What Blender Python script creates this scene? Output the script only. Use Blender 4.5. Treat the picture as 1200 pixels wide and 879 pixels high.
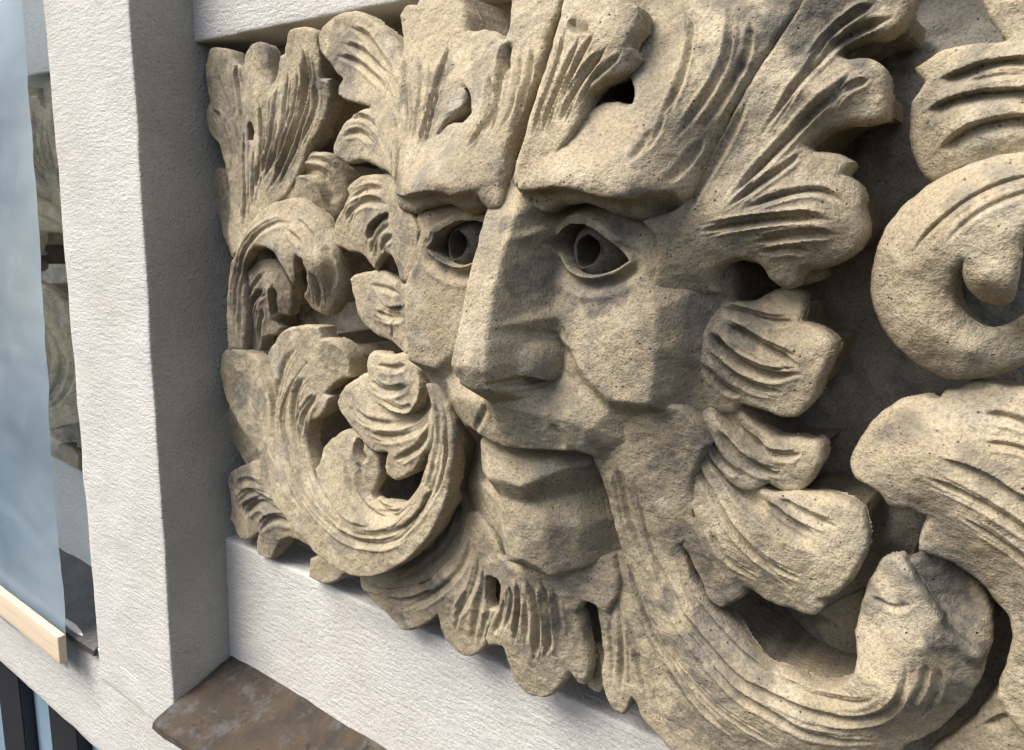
import bpy, bmesh, math, random
import numpy as np
from mathutils import Vector, Matrix
from mathutils.geometry import delaunay_2d_cdt

for o in list(bpy.data.objects): bpy.data.objects.remove(o)
SC = bpy.context.scene
COL = SC.collection
R = math.radians

# ------------------------------------------------------------------ camera
CAM_ROT = [[0.792624, -0.142476, 0.59283], [0.60904, 0.139408, -0.780792], [0.028599, 0.979932, 0.197272]]
CAM_LOC = (1.06382, -0.65016, 0.52075)
CAM_LENS = 27.15
cam = bpy.data.cameras.new('camera'); cam.sensor_width = 36; cam.lens = CAM_LENS
cam.clip_start = .01; cam.clip_end = 500
camo = bpy.data.objects.new('camera', cam); COL.objects.link(camo)
M = Matrix(CAM_ROT).to_4x4(); M.translation = Vector(CAM_LOC); camo.matrix_world = M
SC.camera = camo
# ------------------------------------------------------------------ light
SUN_EL, SUN_AZ = R(52), R(-36)          # azimuth measured from the wall's normal, to the left
SUN_STR, SKY_STR, EXPO = 1.5, .065, 1.64
w = bpy.data.worlds.new('World'); SC.world = w; w.use_nodes = True
nt = w.node_tree; bg = nt.nodes['Background']
sky = nt.nodes.new('ShaderNodeTexSky'); sky.sky_type = 'NISHITA'; sky.sun_disc = False
sky.sun_elevation = SUN_EL; sky.sun_rotation = math.pi - SUN_AZ
sky.air_density = 1.0; sky.dust_density = 4.0; sky.ozone_density = 1.0
nt.links.new(sky.outputs[0], bg.inputs[0]); bg.inputs[1].default_value = SKY_STR
sd = Vector((math.sin(SUN_AZ)*math.cos(SUN_EL), -math.cos(SUN_AZ)*math.cos(SUN_EL), math.sin(SUN_EL)))
sky.sun_rotation = math.atan2(sd.x, sd.y)
sl = bpy.data.lights.new('sun', 'SUN'); sl.energy = SUN_STR; sl.angle = R(38); sl.color = (1, .965, .91)
so = bpy.data.objects.new('sun', sl); COL.objects.link(so)
so.rotation_euler = sd.to_track_quat('Z', 'Y').to_euler(); so.location = sd*6
SC.view_settings.view_transform = 'Standard'; SC.view_settings.look = 'None'
SC.view_settings.exposure = EXPO; SC.view_settings.gamma = 1; SC.view_settings.use_curve_mapping = False

# ------------------------------------------------------------------ materials
class NT:
    def __init__(s, name):
        s.m = bpy.data.materials.new(name); s.m.use_nodes = True; s.t = s.m.node_tree
        s.b = s.t.nodes['Principled BSDF']; s.co = s.n('ShaderNodeTexCoord').outputs['Object']
    def n(s, t, **k):
        q = s.t.nodes.new(t)
        for a, v in k.items(): setattr(q, a, v)
        return q
    def l(s, a, b): s.t.links.new(a, b)
    def mapped(s, scale=(1,1,1), rot=(0,0,0), loc=(0,0,0)):
        q = s.n('ShaderNodeMapping'); q.inputs['Scale'].default_value = scale; q.inputs['Rotation'].default_value = rot
        q.inputs['Location'].default_value = loc; s.l(s.co, q.inputs[0]); return q.outputs[0]
    def noise(s, sc, det=4, rough=.55, vec=None, dist=0):
        q = s.n('ShaderNodeTexNoise'); q.inputs['Scale'].default_value = sc; q.inputs['Detail'].default_value = det
        q.inputs['Roughness'].default_value = rough; q.inputs['Distortion'].default_value = dist
        s.l(vec if vec is not None else s.co, q.inputs['Vector']); return q.outputs['Fac']
    def vor(s, sc, vec=None):
        q = s.n('ShaderNodeTexVoronoi'); q.inputs['Scale'].default_value = sc
        s.l(vec if vec is not None else s.co, q.inputs['Vector']); return q
    def ramp(s, f, stops):
        q = s.n('ShaderNodeValToRGB'); e = q.color_ramp.elements
        while len(e) < len(stops): e.new(.5)
        for a, (p, c) in zip(e, stops): a.position = p; a.color = (c[0], c[1], c[2], 1) if not isinstance(c, (int, float)) else (c, c, c, 1)
        s.l(f, q.inputs[0]); return q.outputs[0]
    def mix(s, f, a, b, mode='MIX'):
        q = s.n('ShaderNodeMix', data_type='RGBA', blend_type=mode)
        for v, i in ((f, 0), (a, 6), (b, 7)):
            if isinstance(v, (int, float)): q.inputs[i].default_value = v
            elif isinstance(v, tuple): q.inputs[i].default_value = (*v, 1)
            else: s.l(v, q.inputs[i])
        return q.outputs[2]
    def math(s, op, a, b=0):
        q = s.n('ShaderNodeMath', operation=op)
        for v, i in ((a, 0), (b, 1)):
            if isinstance(v, (int, float)): q.inputs[i].default_value = v
            else: s.l(v, q.inputs[i])
        return q.outputs[0]
    def bump(s, h, dist, strength=1, prev=None):
        q = s.n('ShaderNodeBump'); q.inputs['Strength'].default_value = strength; q.inputs['Distance'].default_value = dist
        s.l(h, q.inputs['Height'])
        if prev is not None: s.l(prev, q.inputs['Normal'])
        return q.outputs[0]
    def done(s, col, rough=.9, nor=None, spec=.2):
        if isinstance(col, tuple): s.b.inputs['Base Color'].default_value = (*col, 1)
        else: s.l(col, s.b.inputs['Base Color'])
        s.b.inputs['Roughness'].default_value = rough; s.b.inputs['Specular IOR Level'].default_value = spec
        if nor is not None: s.l(nor, s.b.inputs['Normal'])
        return s.m

def stone(name, base, deep, grey, pale, greyamt=.5):
    k = NT(name)
    big = k.noise(7, 5, .6, dist=.4); mid = k.noise(28, 5, .65); fine = k.noise(420, 3, .7)
    c = k.mix(k.ramp(big, [(.36, 0), (.66, 1)]), base, deep)
    c = k.mix(k.math('MULTIPLY', k.ramp(k.noise(13, 6, .68, k.mapped(loc=(3.1, 1.7, .4)), .6), [(.50, 0), (.66, 1)]), greyamt), c, grey)
    c = k.mix(k.math('MULTIPLY', k.ramp(mid, [(.50, 0), (.74, 1)]), .45), c, pale)
    g = k.ramp(fine, [(.3, .60), (.5, 1.0), (.72, 1.2)])
    c = k.mix(1.0, c, g, 'MULTIPLY')
    at = k.n('ShaderNodeAttribute', attribute_name='patina_shade')
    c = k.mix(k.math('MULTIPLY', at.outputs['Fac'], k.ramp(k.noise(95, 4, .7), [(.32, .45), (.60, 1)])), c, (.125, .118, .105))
    v = k.vor(170); pit = k.ramp(v.outputs['Distance'], [(.05, 1), (.17, 0)])
    gate = k.ramp(k.noise(60, 2), [(.52, 0), (.60, 1)])
    pits = k.math('MULTIPLY', pit, gate)
    c = k.mix(k.math('MULTIPLY', pits, .75), c, (.05, .043, .035))
    n = k.bump(k.noise(45, 4, .6), .003, .5)
    n = k.bump(k.noise(210, 4, .7), .0022, .9, n)
    n = k.bump(k.noise(620, 2, .6), .0009, .8, n)
    n = k.bump(k.math('MULTIPLY', pits, -1.0), .002, 1, n)
    return k.done(c, .93, n, .15)
M_STONE = stone('carved_sandstone', (.462, .39, .266), (.325, .268, .18), (.195, .184, .157), (.62, .56, .44), .68)
M_BACK = stone('sooty_stone', (.45, .41, .33), (.29, .262, .21), (.27, .257, .22), (.55, .5, .41))

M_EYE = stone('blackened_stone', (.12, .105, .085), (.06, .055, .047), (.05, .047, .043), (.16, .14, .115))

def render_paint(name, colr, var, amp=1.0):
    k = NT(name)
    brush = k.noise(135, 4, .65, k.mapped((.28, 1, 1.25), (0, R(-9), 0)))
    grit = k.noise(260, 3, .7); lump = k.noise(22, 3, .5)
    c = k.mix(k.ramp(k.noise(5, 6, .65), [(.38, 0), (.7, 1)]), colr, var)
    c = k.mix(k.math('MULTIPLY', k.ramp(k.noise(8, 6, .7, k.mapped((1, 1, .45), loc=(1, 4, 2))), [(.54, 0), (.74, 1)]), .35), c, (.48, .44, .37))
    c = k.mix(1.0, c, k.ramp(k.noise(330, 3, .7), [(.28, .74), (.5, 1), (.75, 1.05)]), 'MULTIPLY')
    n = k.bump(lump, .004*amp, .4); n = k.bump(brush, .0026*amp, .75, n); n = k.bump(k.noise(150, 3, .6), .0015*amp, .6, n); n = k.bump(grit, .0016*amp, 1, n)
    return k.done(c, .85, n, .25)
M_PAINT = render_paint('white_render_paint', (.61, .595, .556), (.545, .522, .476))
M_REVEAL = render_paint('reveal_render_paint', (.57, .54, .47), (.45, .42, .36), 1.9)  # greyer, browner tint for the pilasters' side faces

def lead():
    k = NT('weathered_flashing')
    c = k.mix(k.ramp(k.noise(9, 6, .7, dist=.8), [(.4, 0), (.62, 1)]), (.045, .04, .034), (.088, .064, .043))
    c = k.mix(k.ramp(k.noise(24, 5, .7, k.mapped(loc=(2, 5, 1))), [(.52, 0), (.66, 1)]), c, (.10, .10, .098))
    c = k.mix(k.ramp(k.noise(40, 4, .7, k.mapped(loc=(7, 5, 1))), [(.6, 0), (.7, 1)]), c, (.03, .027, .025))
    n = k.bump(k.noise(20, 5, .6), .008, .7); n = k.bump(k.noise(150, 4, .7), .002, .8, n)
    return k.done(c, .8, n, .15)
M_LEAD = lead()
def darklead():
    k = NT('dark_flashing')
    c = k.mix(k.ramp(k.noise(16, 6, .7), [(.4, 0), (.7, 1)]), (.03, .03, .03), (.065, .063, .06))
    return k.done(c, .5, k.bump(k.noise(60, 5, .6), .004, .8), .4)
M_DLEAD = darklead()
def wood():
    k = NT('pale_pine'); v = k.mapped((1.2, 20, 34))
    c = k.mix(k.noise(4, 4, .6, v, .6), (.60, .48, .33), (.72, .61, .46))
    return k.done(c, .6, k.bump(k.noise(6, 4, .6, v), .0015, .5), .3)
M_WOOD = wood()
def film():
    k = NT('blue_plastic_film')
    c = k.mix(k.ramp(k.noise(2.6, 2, .45, k.mapped((1, 1, 1.3)), .1), [(.36, 0), (.64, 1)]), (.36, .49, .62), (.64, .77, .86))
    n = k.bump(k.noise(3.5, 2, .45, k.mapped((1, 1, 1.6))), .03, .4); n = k.bump(k.noise(13, 4, .6, k.mapped((1, 1, .6), (0, R(25), 0)), .8), .010, .35, n)
    k.l(k.ramp(k.noise(4, 4, .6, k.mapped(loc=(4, 2, 1))), [(.35, .66), (.65, .82)]), k.b.inputs['Alpha'])
    tr = k.n('ShaderNodeBsdfTranslucent'); k.l(c, tr.inputs['Color']); mx = k.n('ShaderNodeMixShader'); mx.inputs[0].default_value = .5
    out = k.t.nodes['Material Output']; k.l(k.b.outputs[0], mx.inputs[1]); k.l(tr.outputs[0], mx.inputs[2]); k.l(mx.outputs[0], out.inputs[0])
    k.b.inputs['Coat Weight'].default_value = .2; k.b.inputs['Coat Roughness'].default_value = .2
    return k.done(c, .35, n, .5)
M_FILM = film()
def plain(name, c, r, spec=.4):
    k = NT(name); cc = k.mix(k.noise(30, 3), tuple(x*.85 for x in c), c)
    return k.done(cc, r, k.bump(k.noise(80, 3), .001, .3), spec)
M_FRAME = plain('dark_window_frame', (.035, .036, .04), .4)
M_GLASS = plain('sky_blue_glass', (.30, .42, .52), .06, .8)

# ------------------------------------------------------------------ mesh helpers
def tag(o, label=None, cat=None, group=None, kind=None):
    if label: o['label'] = label
    if cat: o['category'] = cat
    if group: o['group'] = group
    if kind: o['kind'] = kind
    return o
def empty(name, loc=(0, 0, 0)):
    o = bpy.data.objects.new(name, None); o.location = loc; o.empty_display_size = .05; COL.objects.link(o); return o
def link(name, me, mats, parent=None):
    o = bpy.data.objects.new(name, me); COL.objects.link(o)
    for m in (mats if isinstance(mats, (list, tuple)) else [mats]): me.materials.append(m)
    if parent: o.parent = parent
    return o
def np_mesh(name, V, F, sharp=50, flip=None):
    me = bpy.data.meshes.new(name); V = np.ascontiguousarray(V, np.float32); F = np.ascontiguousarray(F, np.int32)
    me.vertices.add(len(V)); me.vertices.foreach_set('co', V.ravel())
    me.loops.add(F.size); me.loops.foreach_set('vertex_index', F.ravel())
    me.polygons.add(len(F)); me.polygons.foreach_set('loop_start', np.arange(0, F.size, 4, dtype=np.int32))
    me.update(calc_edges=True); me.validate()
    me.polygons.foreach_set('use_smooth', np.ones(len(me.polygons), bool))
    if sharp: me.set_sharp_from_angle(angle=R(sharp))
    return me
_rs = np.random.RandomState(7); _T = _rs.rand(256, 256).astype(np.float32)
def vnoise(x, y, s, off=0):
    x = x*s+off*17.3+100; y = y*s+off*5.7+100; i = np.floor(x).astype(int); j = np.floor(y).astype(int)
    a = x-i; b = y-j; a = a*a*(3-2*a); b = b*b*(3-2*b); g = lambda p, q: _T[p % 256, q % 256]
    return (g(i, j)*(1-a)+g(i+1, j)*a)*(1-b)+(g(i, j+1)*(1-a)+g(i+1, j+1)*a)*b-.5
def fbm(x, y, s, o=3, off=0):
    r = 0; A = 1
    for k in range(o): r = r+A*vnoise(x, y, s*2**k, off+k); A *= .5
    return r
def smooth_loop(pts, seg=5, corner=52):
    """Catmull-Rom through the loop, keeping the sharp notches sharp."""
    P = np.array(pts, float); n = len(P); out = []
    ang = []
    for i in range(n):
        a = P[i]-P[i-1]; b = P[(i+1) % n]-P[i]
        ang.append(abs(math.degrees(math.atan2(a[0]*b[1]-a[1]*b[0], a@b))))
    for i in range(n):
        p0, p1, p2, p3 = P[i-1], P[i], P[(i+1) % n], P[(i+2) % n]; L = np.linalg.norm(p2-p1)
        def tan(q0, q1, q2, a, fwd):
            if a > corner: return (p2-p1)
            d = (q2-q0); l = np.linalg.norm(d); return d/l*L if l > 1e-9 else d
        t1 = tan(p0, p1, p2, ang[i], 1); t2 = tan(p1, p2, p3, ang[(i+1) % n], 0)
        m = max(2, min(seg, int(L/.004)+1))
        for k in range(m):
            t = k/m
            out.append((2*t**3-3*t*t+1)*p1+(t**3-2*t*t+t)*t1+(-2*t**3+3*t*t)*p2+(t**3-t*t)*t2)
    return np.array(out)
def smooth_line(pts, seg=6):
    P = np.array(pts, float)
    if len(P) < 3: return P
    Q = np.vstack([2*P[0]-P[1], P, 2*P[-1]-P[-2]]); out = []
    for i in range(1, len(Q)-2):
        p0, p1, p2, p3 = Q[i-1:i+3]
        for k in range(seg):
            t = k/seg; out.append(.5*((2*p1)+(p2-p0)*t+(2*p0-5*p1+4*p2-p3)*t*t+(3*p1-p0-3*p2+p3)*t**3))
    out.append(P[-1]); return np.array(out)
def seg_dist(q, A, B):
    """closest distance, closest point and segment index / parameter from points q to segments A-B"""
    n = len(q); bd = np.full(n, 1e9); cp = np.zeros((n, 2)); bi = np.zeros(n, int); bt = np.zeros(n)
    for i in range(len(A)):
        d = B[i]-A[i]; L = d@d
        if L < 1e-14: continue
        t = np.clip(((q-A[i])@d)/L, 0, 1); c = A[i]+t[:, None]*d; e = ((q-c)**2).sum(1); m = e < bd
        bd[m] = e[m]; cp[m] = c[m]; bi[m] = i; bt[m] = t[m]
    return np.sqrt(bd), cp, bi, bt
def inside(q, loops):
    r = np.zeros(len(q), bool)
    for P in loops:
        A = P; B = np.roll(P, -1, 0)
        for a, b in zip(A, B):
            if a[1] == b[1]: continue
            c = ((a[1] > q[:, 1]) != (b[1] > q[:, 1])) & (q[:, 0] < (b[0]-a[0])*(q[:, 1]-a[1])/(b[1]-a[1])+a[0]); r ^= c
    return r
def sdf(q, loops):
    A = np.vstack(loops); B = np.vstack([np.roll(P, -1, 0) for P in loops])
    # loops too far away never matter: coarse cull in blocks of points
    d = np.empty(len(q)); cp = np.empty((len(q), 2)); mid = (A+B)/2; rad = np.linalg.norm(B-A, axis=1)/2
    for s in range(0, len(q), 400):
        Q = q[s:s+400]; c = Q.mean(0); r = np.linalg.norm(Q-c, axis=1).max()
        D = np.linalg.norm(mid-c, axis=1); keep = (D-rad-r) <= (D+rad+r).min()
        d[s:s+400], cp[s:s+400], _, _ = seg_dist(Q, A[keep], B[keep])
    return np.where(inside(q, loops), d, -d), cp
def tps(ctl):
    P = np.array([c[:2] for c in ctl]); w = np.array([c[2] for c in ctl]); n = len(P)
    d = np.linalg.norm(P[:, None]-P[None], axis=2); K = np.where(d > 0, d*d*np.log(d+1e-12), 0)+1e-6*np.eye(n)
    A = np.zeros((n+3, n+3)); A[:n, :n] = K; A[:n, n] = 1; A[:n, n+1:] = P; A[n:, :n] = A[:n, n:].T
    s = np.linalg.lstsq(A, np.concatenate([w, [0]*3]), rcond=None)[0]
    def ev(q):
        r = s[n]+q@s[n+1:]
        for i in range(n):
            e = ((q-P[i])**2).sum(1); r = r+s[i]*.5*e*np.log(e+1e-20)
        return r
    return ev
def sst(t): t = np.clip(t, 0, 1); return t*t*(3-2*t)
def strokes(q, h, st):
    for kind, wd, dep, pts in st:
        L = smooth_line(pts); lo = L.min(0)-6*wd; hi = L.max(0)+6*wd
        m = ((q > lo) & (q < hi)).all(1)
        if not m.any(): continue
        d, cp, bi, bt = seg_dist(q[m], L[:-1], L[1:]); n = len(L)-1; u = (bi+bt)/n
        tap = sst(np.minimum(u, 1-u)/(.22 if kind == 'g' else .2))*.93+.07; tap = tap*(1+.25*fbm(q[m][:, 0], q[m][:, 1], 30, 2, 31)); we = wd*(.42+.58*tap)
        if kind == 'g':
            h[m] -= dep*tap*(np.exp(-(d/we)**2)-.26*np.exp(-((d-2.0*we)/(1.0*we))**2))
        else:
            T = (L[1:]-L[:-1])[bi]; v = q[m]-cp; side = T[:, 0]*v[:, 1]-T[:, 1]*v[:, 0]
            sg = np.where(side > 0, d, -d)
            e = np.where(sg > 0, np.exp(-(sg/(wd*1.6))**2), 0); e *= sst((sg+.0016)/.0032)
            h[m] -= dep*tap*e
            e2 = np.exp(-(sg/(wd*1.1))**2)*sst((.0016-sg)/.0032); h[m] += dep*.25*tap*e2
    return h
GRID = .0013
PATINA_SHADE = []
def patina_shade(me):
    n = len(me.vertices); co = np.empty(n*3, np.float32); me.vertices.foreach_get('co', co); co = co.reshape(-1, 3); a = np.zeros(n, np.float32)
    for x, z, rad, st in PATINA_SHADE:
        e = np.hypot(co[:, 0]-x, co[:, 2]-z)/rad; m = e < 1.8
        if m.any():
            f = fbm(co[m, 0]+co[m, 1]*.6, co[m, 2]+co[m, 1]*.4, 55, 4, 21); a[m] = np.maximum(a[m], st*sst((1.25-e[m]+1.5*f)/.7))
    at = me.attributes.new('patina_shade', 'FLOAT', 'POINT'); at.data.foreach_set('value', a)
def carve(loops, heightf, back, rnd, st=(), seed=0, inset=.0, res=GRID, rough=1.0):
    """Cut one carved piece: a height sheet over the outline, its rim rounded, and walls going back to the ground stone."""
    allp = np.vstack(loops); lo = allp.min(0)-2*res; hi = allp.max(0)+2*res
    nx, nz = int((hi[0]-lo[0])/res)+2, int((hi[1]-lo[1])/res)+2
    X, Z = np.meshgrid(lo[0]+np.arange(nx)*res, lo[1]+np.arange(nz)*res, indexing='ij'); q = np.stack([X.ravel(), Z.ravel()], 1)
    s, cp = sdf(q, loops); ins = (s > 0).reshape(nx, nz)
    dil = ins.copy()
    for a in (-1, 0, 1):
        for b in (-1, 0, 1): dil |= np.roll(np.roll(ins, a, 0), b, 1)
    rim = (dil & ~ins).ravel(); q[rim] = cp[rim]; s[rim] = 0
    near = (s > 0) & (s < .25*res); q[near] = cp[near]; s[near] = 0
    c = dil[:-1, :-1] & dil[1:, :-1] & dil[:-1, 1:] & dil[1:, 1:]
    anyin = ins[:-1, :-1] | ins[1:, :-1] | ins[:-1, 1:] | ins[1:, 1:]; c &= anyin
    idx = np.arange(nx*nz).reshape(nx, nz)
    F = np.stack([idx[:-1, :-1][c], idx[1:, :-1][c], idx[1:, 1:][c], idx[:-1, 1:][c]], 1)
    used = np.unique(F); remap = -np.ones(nx*nz, int); remap[used] = np.arange(len(used)); F = remap[F]
    q = q[used]; s = s[used]; cpu = cp[used]
    h = heightf(q); h = strokes(q, h, st)
    h += rough*(.0020*fbm(q[:, 0], q[:, 1], 26, 3, seed)+.0014*fbm(q[:, 0], q[:, 1], 120, 2, seed+9))
    r, d = rnd; rr = r*(1+.7*fbm(q[:, 0], q[:, 1], 40, 2, seed+4)); t = np.clip(1-s/rr, 0, 1); h -= d*(1-np.sqrt(np.clip(1-t*t, 0, 1)))*(1+.5*fbm(q[:, 0], q[:, 1], 60, 2, seed+5))
    # walls
    E = np.concatenate([F[:, [0, 1]], F[:, [1, 2]], F[:, [2, 3]], F[:, [3, 0]]]); E = E[E[:, 0] != E[:, 1]]
    key = np.sort(E, 1); k = key[:, 0].astype(np.int64)*len(q)+key[:, 1]; u, inv, cnt = np.unique(k, return_inverse=True, return_counts=True)
    Bd = E[cnt[inv] == 1]; bv = np.unique(Bd); bm = -np.ones(len(q), int); bm[bv] = np.arange(len(bv))
    # outward normal on the rim
    nrm = np.zeros((len(q), 2)); t = q[Bd[:, 1]]-q[Bd[:, 0]]; nn = np.stack([t[:, 1], -t[:, 0]], 1)
    np.add.at(nrm, Bd[:, 0], nn); np.add.at(nrm, Bd[:, 1], nn); nb = nrm[bv]; nb /= np.linalg.norm(nb, axis=1)[:, None]+1e-12
    V = [np.stack([q[:, 0], -h, q[:, 1]], 1)]; base = len(q); prev = bv; hb = h[bv]; Fw = []
    T = lambda p, hh: np.clip(.019*(1+.9*fbm(p[:, 0], p[:, 1], 28, 2, seed+6)), .004, np.maximum(hh-back, .005)) if inset > 0 else np.maximum(hh-back, .005)
    Tb = T(q[bv], hb)
    for fr, off in ((.10, .0005), (.5, .0004), (1, -.0012)):
        p = q[bv]+nb*(off+.0016*fbm(q[bv][:, 0]+fr, q[bv][:, 1], 70, 2, seed+3)[:, None]*rough)
        V.append(np.stack([p[:, 0], Tb*fr-hb, p[:, 1]], 1)); cur = base+np.arange(len(bv))
        a = prev[bm[Bd[:, 0]]] if prev is not bv else Bd[:, 0]; b = prev[bm[Bd[:, 1]]] if prev is not bv else Bd[:, 1]
        Fw.append(np.stack([b, a, cur[bm[Bd[:, 0]]], cur[bm[Bd[:, 1]]]], 1)); base += len(bv); prev = cur
    Fall = [F]+Fw
    if inset > 0:
        # underside of the overhanging rim, and the neck of stone that joins the leaf to the ground behind it
        sel = (s[F] < inset+.004).any(1); uv = np.unique(F[sel]); um = -np.ones(len(q), int); um[uv] = base+np.arange(len(uv))
        um[bv] = prev; V.append(np.stack([q[uv, 0], T(q[uv], h[uv])-h[uv], q[uv, 1]], 1)); base += len(uv); Fall.append(um[F[sel]][:, ::-1])
        sg = np.full(nx*nz, -1.); sg[used] = s; qg = np.zeros((nx*nz, 2)); qg[used] = q; cg = np.zeros((nx*nz, 2)); cg[used] = cpu; hg = np.zeros(nx*nz); hg[used] = h
        i2 = (sg > inset).reshape(nx, nz); d2 = i2.copy()
        for a in (-1, 0, 1):
            for b in (-1, 0, 1): d2 |= np.roll(np.roll(i2, a, 0), b, 1)
        c2 = d2[:-1, :-1] & d2[1:, :-1] & d2[:-1, 1:] & d2[1:, 1:] & (i2[:-1, :-1] | i2[1:, :-1] | i2[:-1, 1:] | i2[1:, 1:])
        if c2.any():
            F2 = np.stack([idx[:-1, :-1][c2], idx[1:, :-1][c2], idx[1:, 1:][c2], idx[:-1, 1:][c2]], 1)
            E = np.concatenate([F2[:, [0, 1]], F2[:, [1, 2]], F2[:, [2, 3]], F2[:, [3, 0]]]); ks = np.sort(E, 1); kk = ks[:, 0].astype(np.int64)*nx*nz+ks[:, 1]
            u, inv, cnt = np.unique(kk, return_inverse=True, return_counts=True); B2 = E[cnt[inv] == 1]; b2 = np.unique(B2); m2 = -np.ones(nx*nz, int); m2[b2] = np.arange(len(b2))
            g = qg[b2]-cg[b2]; L = np.linalg.norm(g, axis=1); pr = cg[b2]+g/np.maximum(L, 1e-9)[:, None]*inset
            for lev in (0, 1):
                y = np.maximum(hg[b2]-.006, back+.001) if lev == 0 else np.full(len(b2), back)
                V.append(np.stack([pr[:, 0], -y, pr[:, 1]], 1))
            A0 = base+m2[B2[:, 0]]; A1 = base+m2[B2[:, 1]]; nb2 = len(b2); Fall.append(np.stack([A1, A0, A0+nb2, A1+nb2], 1)); base += 2*nb2
    return np.vstack(V), np.concatenate(Fall)
def rough_box(name, lo, hi, mats, parent, res=.012, amp=.0022, side_mat=None, bev=.004, seed=0):
    """A rendered masonry block: six gridded faces, softened arrises, hand-trowelled unevenness."""
    lo = np.array(lo, float); hi = np.array(hi, float); V = []; F = []; MI = []; nb = 0
    for ax in range(3):
        o = [a for a in range(3) if a != ax]
        for sgn in (0, 1):
            n = [max(2, min(140, int((hi[a]-lo[a])/res)+1)) for a in o]
            def lin(a, m):
                t = np.linspace(lo[a], hi[a], m); e = min(bev, (hi[a]-lo[a])/4)
                return np.concatenate([[lo[a]], [lo[a]+e*.4], [lo[a]+e], t[1:-1], [hi[a]-e], [hi[a]-e*.4], [hi[a]]])
            A, B = np.meshgrid(lin(o[0], n[0]), lin(o[1], n[1]), indexing='ij'); P = np.zeros(A.shape+(3,))
            P[..., o[0]] = A; P[..., o[1]] = B; P[..., ax] = (lo, hi)[sgn][ax]; a, b = A.shape; P = P.reshape(-1, 3)
            idx = nb+np.arange(a*b).reshape(a, b); f = np.stack([idx[:-1, :-1], idx[1:, :-1], idx[1:, 1:], idx[:-1, 1:]], -1).reshape(-1, 4)
            flip = (ax in (0, 2)) == (sgn == 0)
            if flip: f = f[:, ::-1]
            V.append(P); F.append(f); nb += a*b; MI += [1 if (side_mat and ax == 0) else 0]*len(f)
    V = np.vstack(V); F = np.vstack(F)
    # round the arrises: pull points near two or more faces inwards
    c = np.clip(V, lo+bev, hi-bev); d = V-c; L = np.linalg.norm(d, axis=1); m = L > 1e-9; V[m] = c[m]+d[m]/L[m][:, None]*np.minimum(L[m], bev)[:, None]
    for k in range(3):
        oa = [a for a in range(3) if a != k]
        V[:, k] += amp*fbm(V[:, oa[0]]+V[:, k]*.7, V[:, oa[1]]+V[:, k]*.5, 16, 3, seed+k*7)
    me = np_mesh(name, V, F, 60)
    ob = link(name, me, mats, parent)
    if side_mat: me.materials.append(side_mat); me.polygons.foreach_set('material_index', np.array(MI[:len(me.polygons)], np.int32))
    bm = bmesh.new(); bm.from_mesh(me); bmesh.ops.remove_doubles(bm, verts=bm.verts, dist=.0003); bm.to_mesh(me); bm.free()
    return ob

# ------------------------------------------------------------------ the rendered facade
PX0, PX1, PW = -.252, 0.0, .10            # pilaster left / right, projection
fac = empty('building_facade', (0, 0, -.5))
fac2 = fac
tag(fac, 'off-white rough rendered masonry frame of pilaster, beam and lintel around the carved stone panels', 'facade')
fac.location = (0, 0, 0)
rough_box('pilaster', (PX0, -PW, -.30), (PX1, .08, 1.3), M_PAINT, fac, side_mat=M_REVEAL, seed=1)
rough_box('fascia_band', (-2.6, -PW+.0015, -.463), (2.2, .08, -.2405), M_PAINT, fac, bev=.004, seed=4, res=.02)
rough_box('lower_beam', (PX1-.01, .002, -.26), (1.40, .12, .006), M_PAINT, fac, seed=2)
rough_box('lintel', (PX1-.01, -.008, .752), (1.40, .12, 1.3), M_PAINT, fac, seed=3)
rough_box('lower_beam', (-2.2, .002, -.26), (PX0+.01, .12, .006), M_PAINT, fac, seed=5)
rough_box('lintel', (-2.2, -.008, .752), (PX0+.01, .12, 1.3), M_PAINT, fac, seed=6)
rough_box('pilaster', (1.335, -PW, -.30), (1.57, .08, 1.3), M_PAINT, fac, side_mat=M_REVEAL, seed=8)
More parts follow.
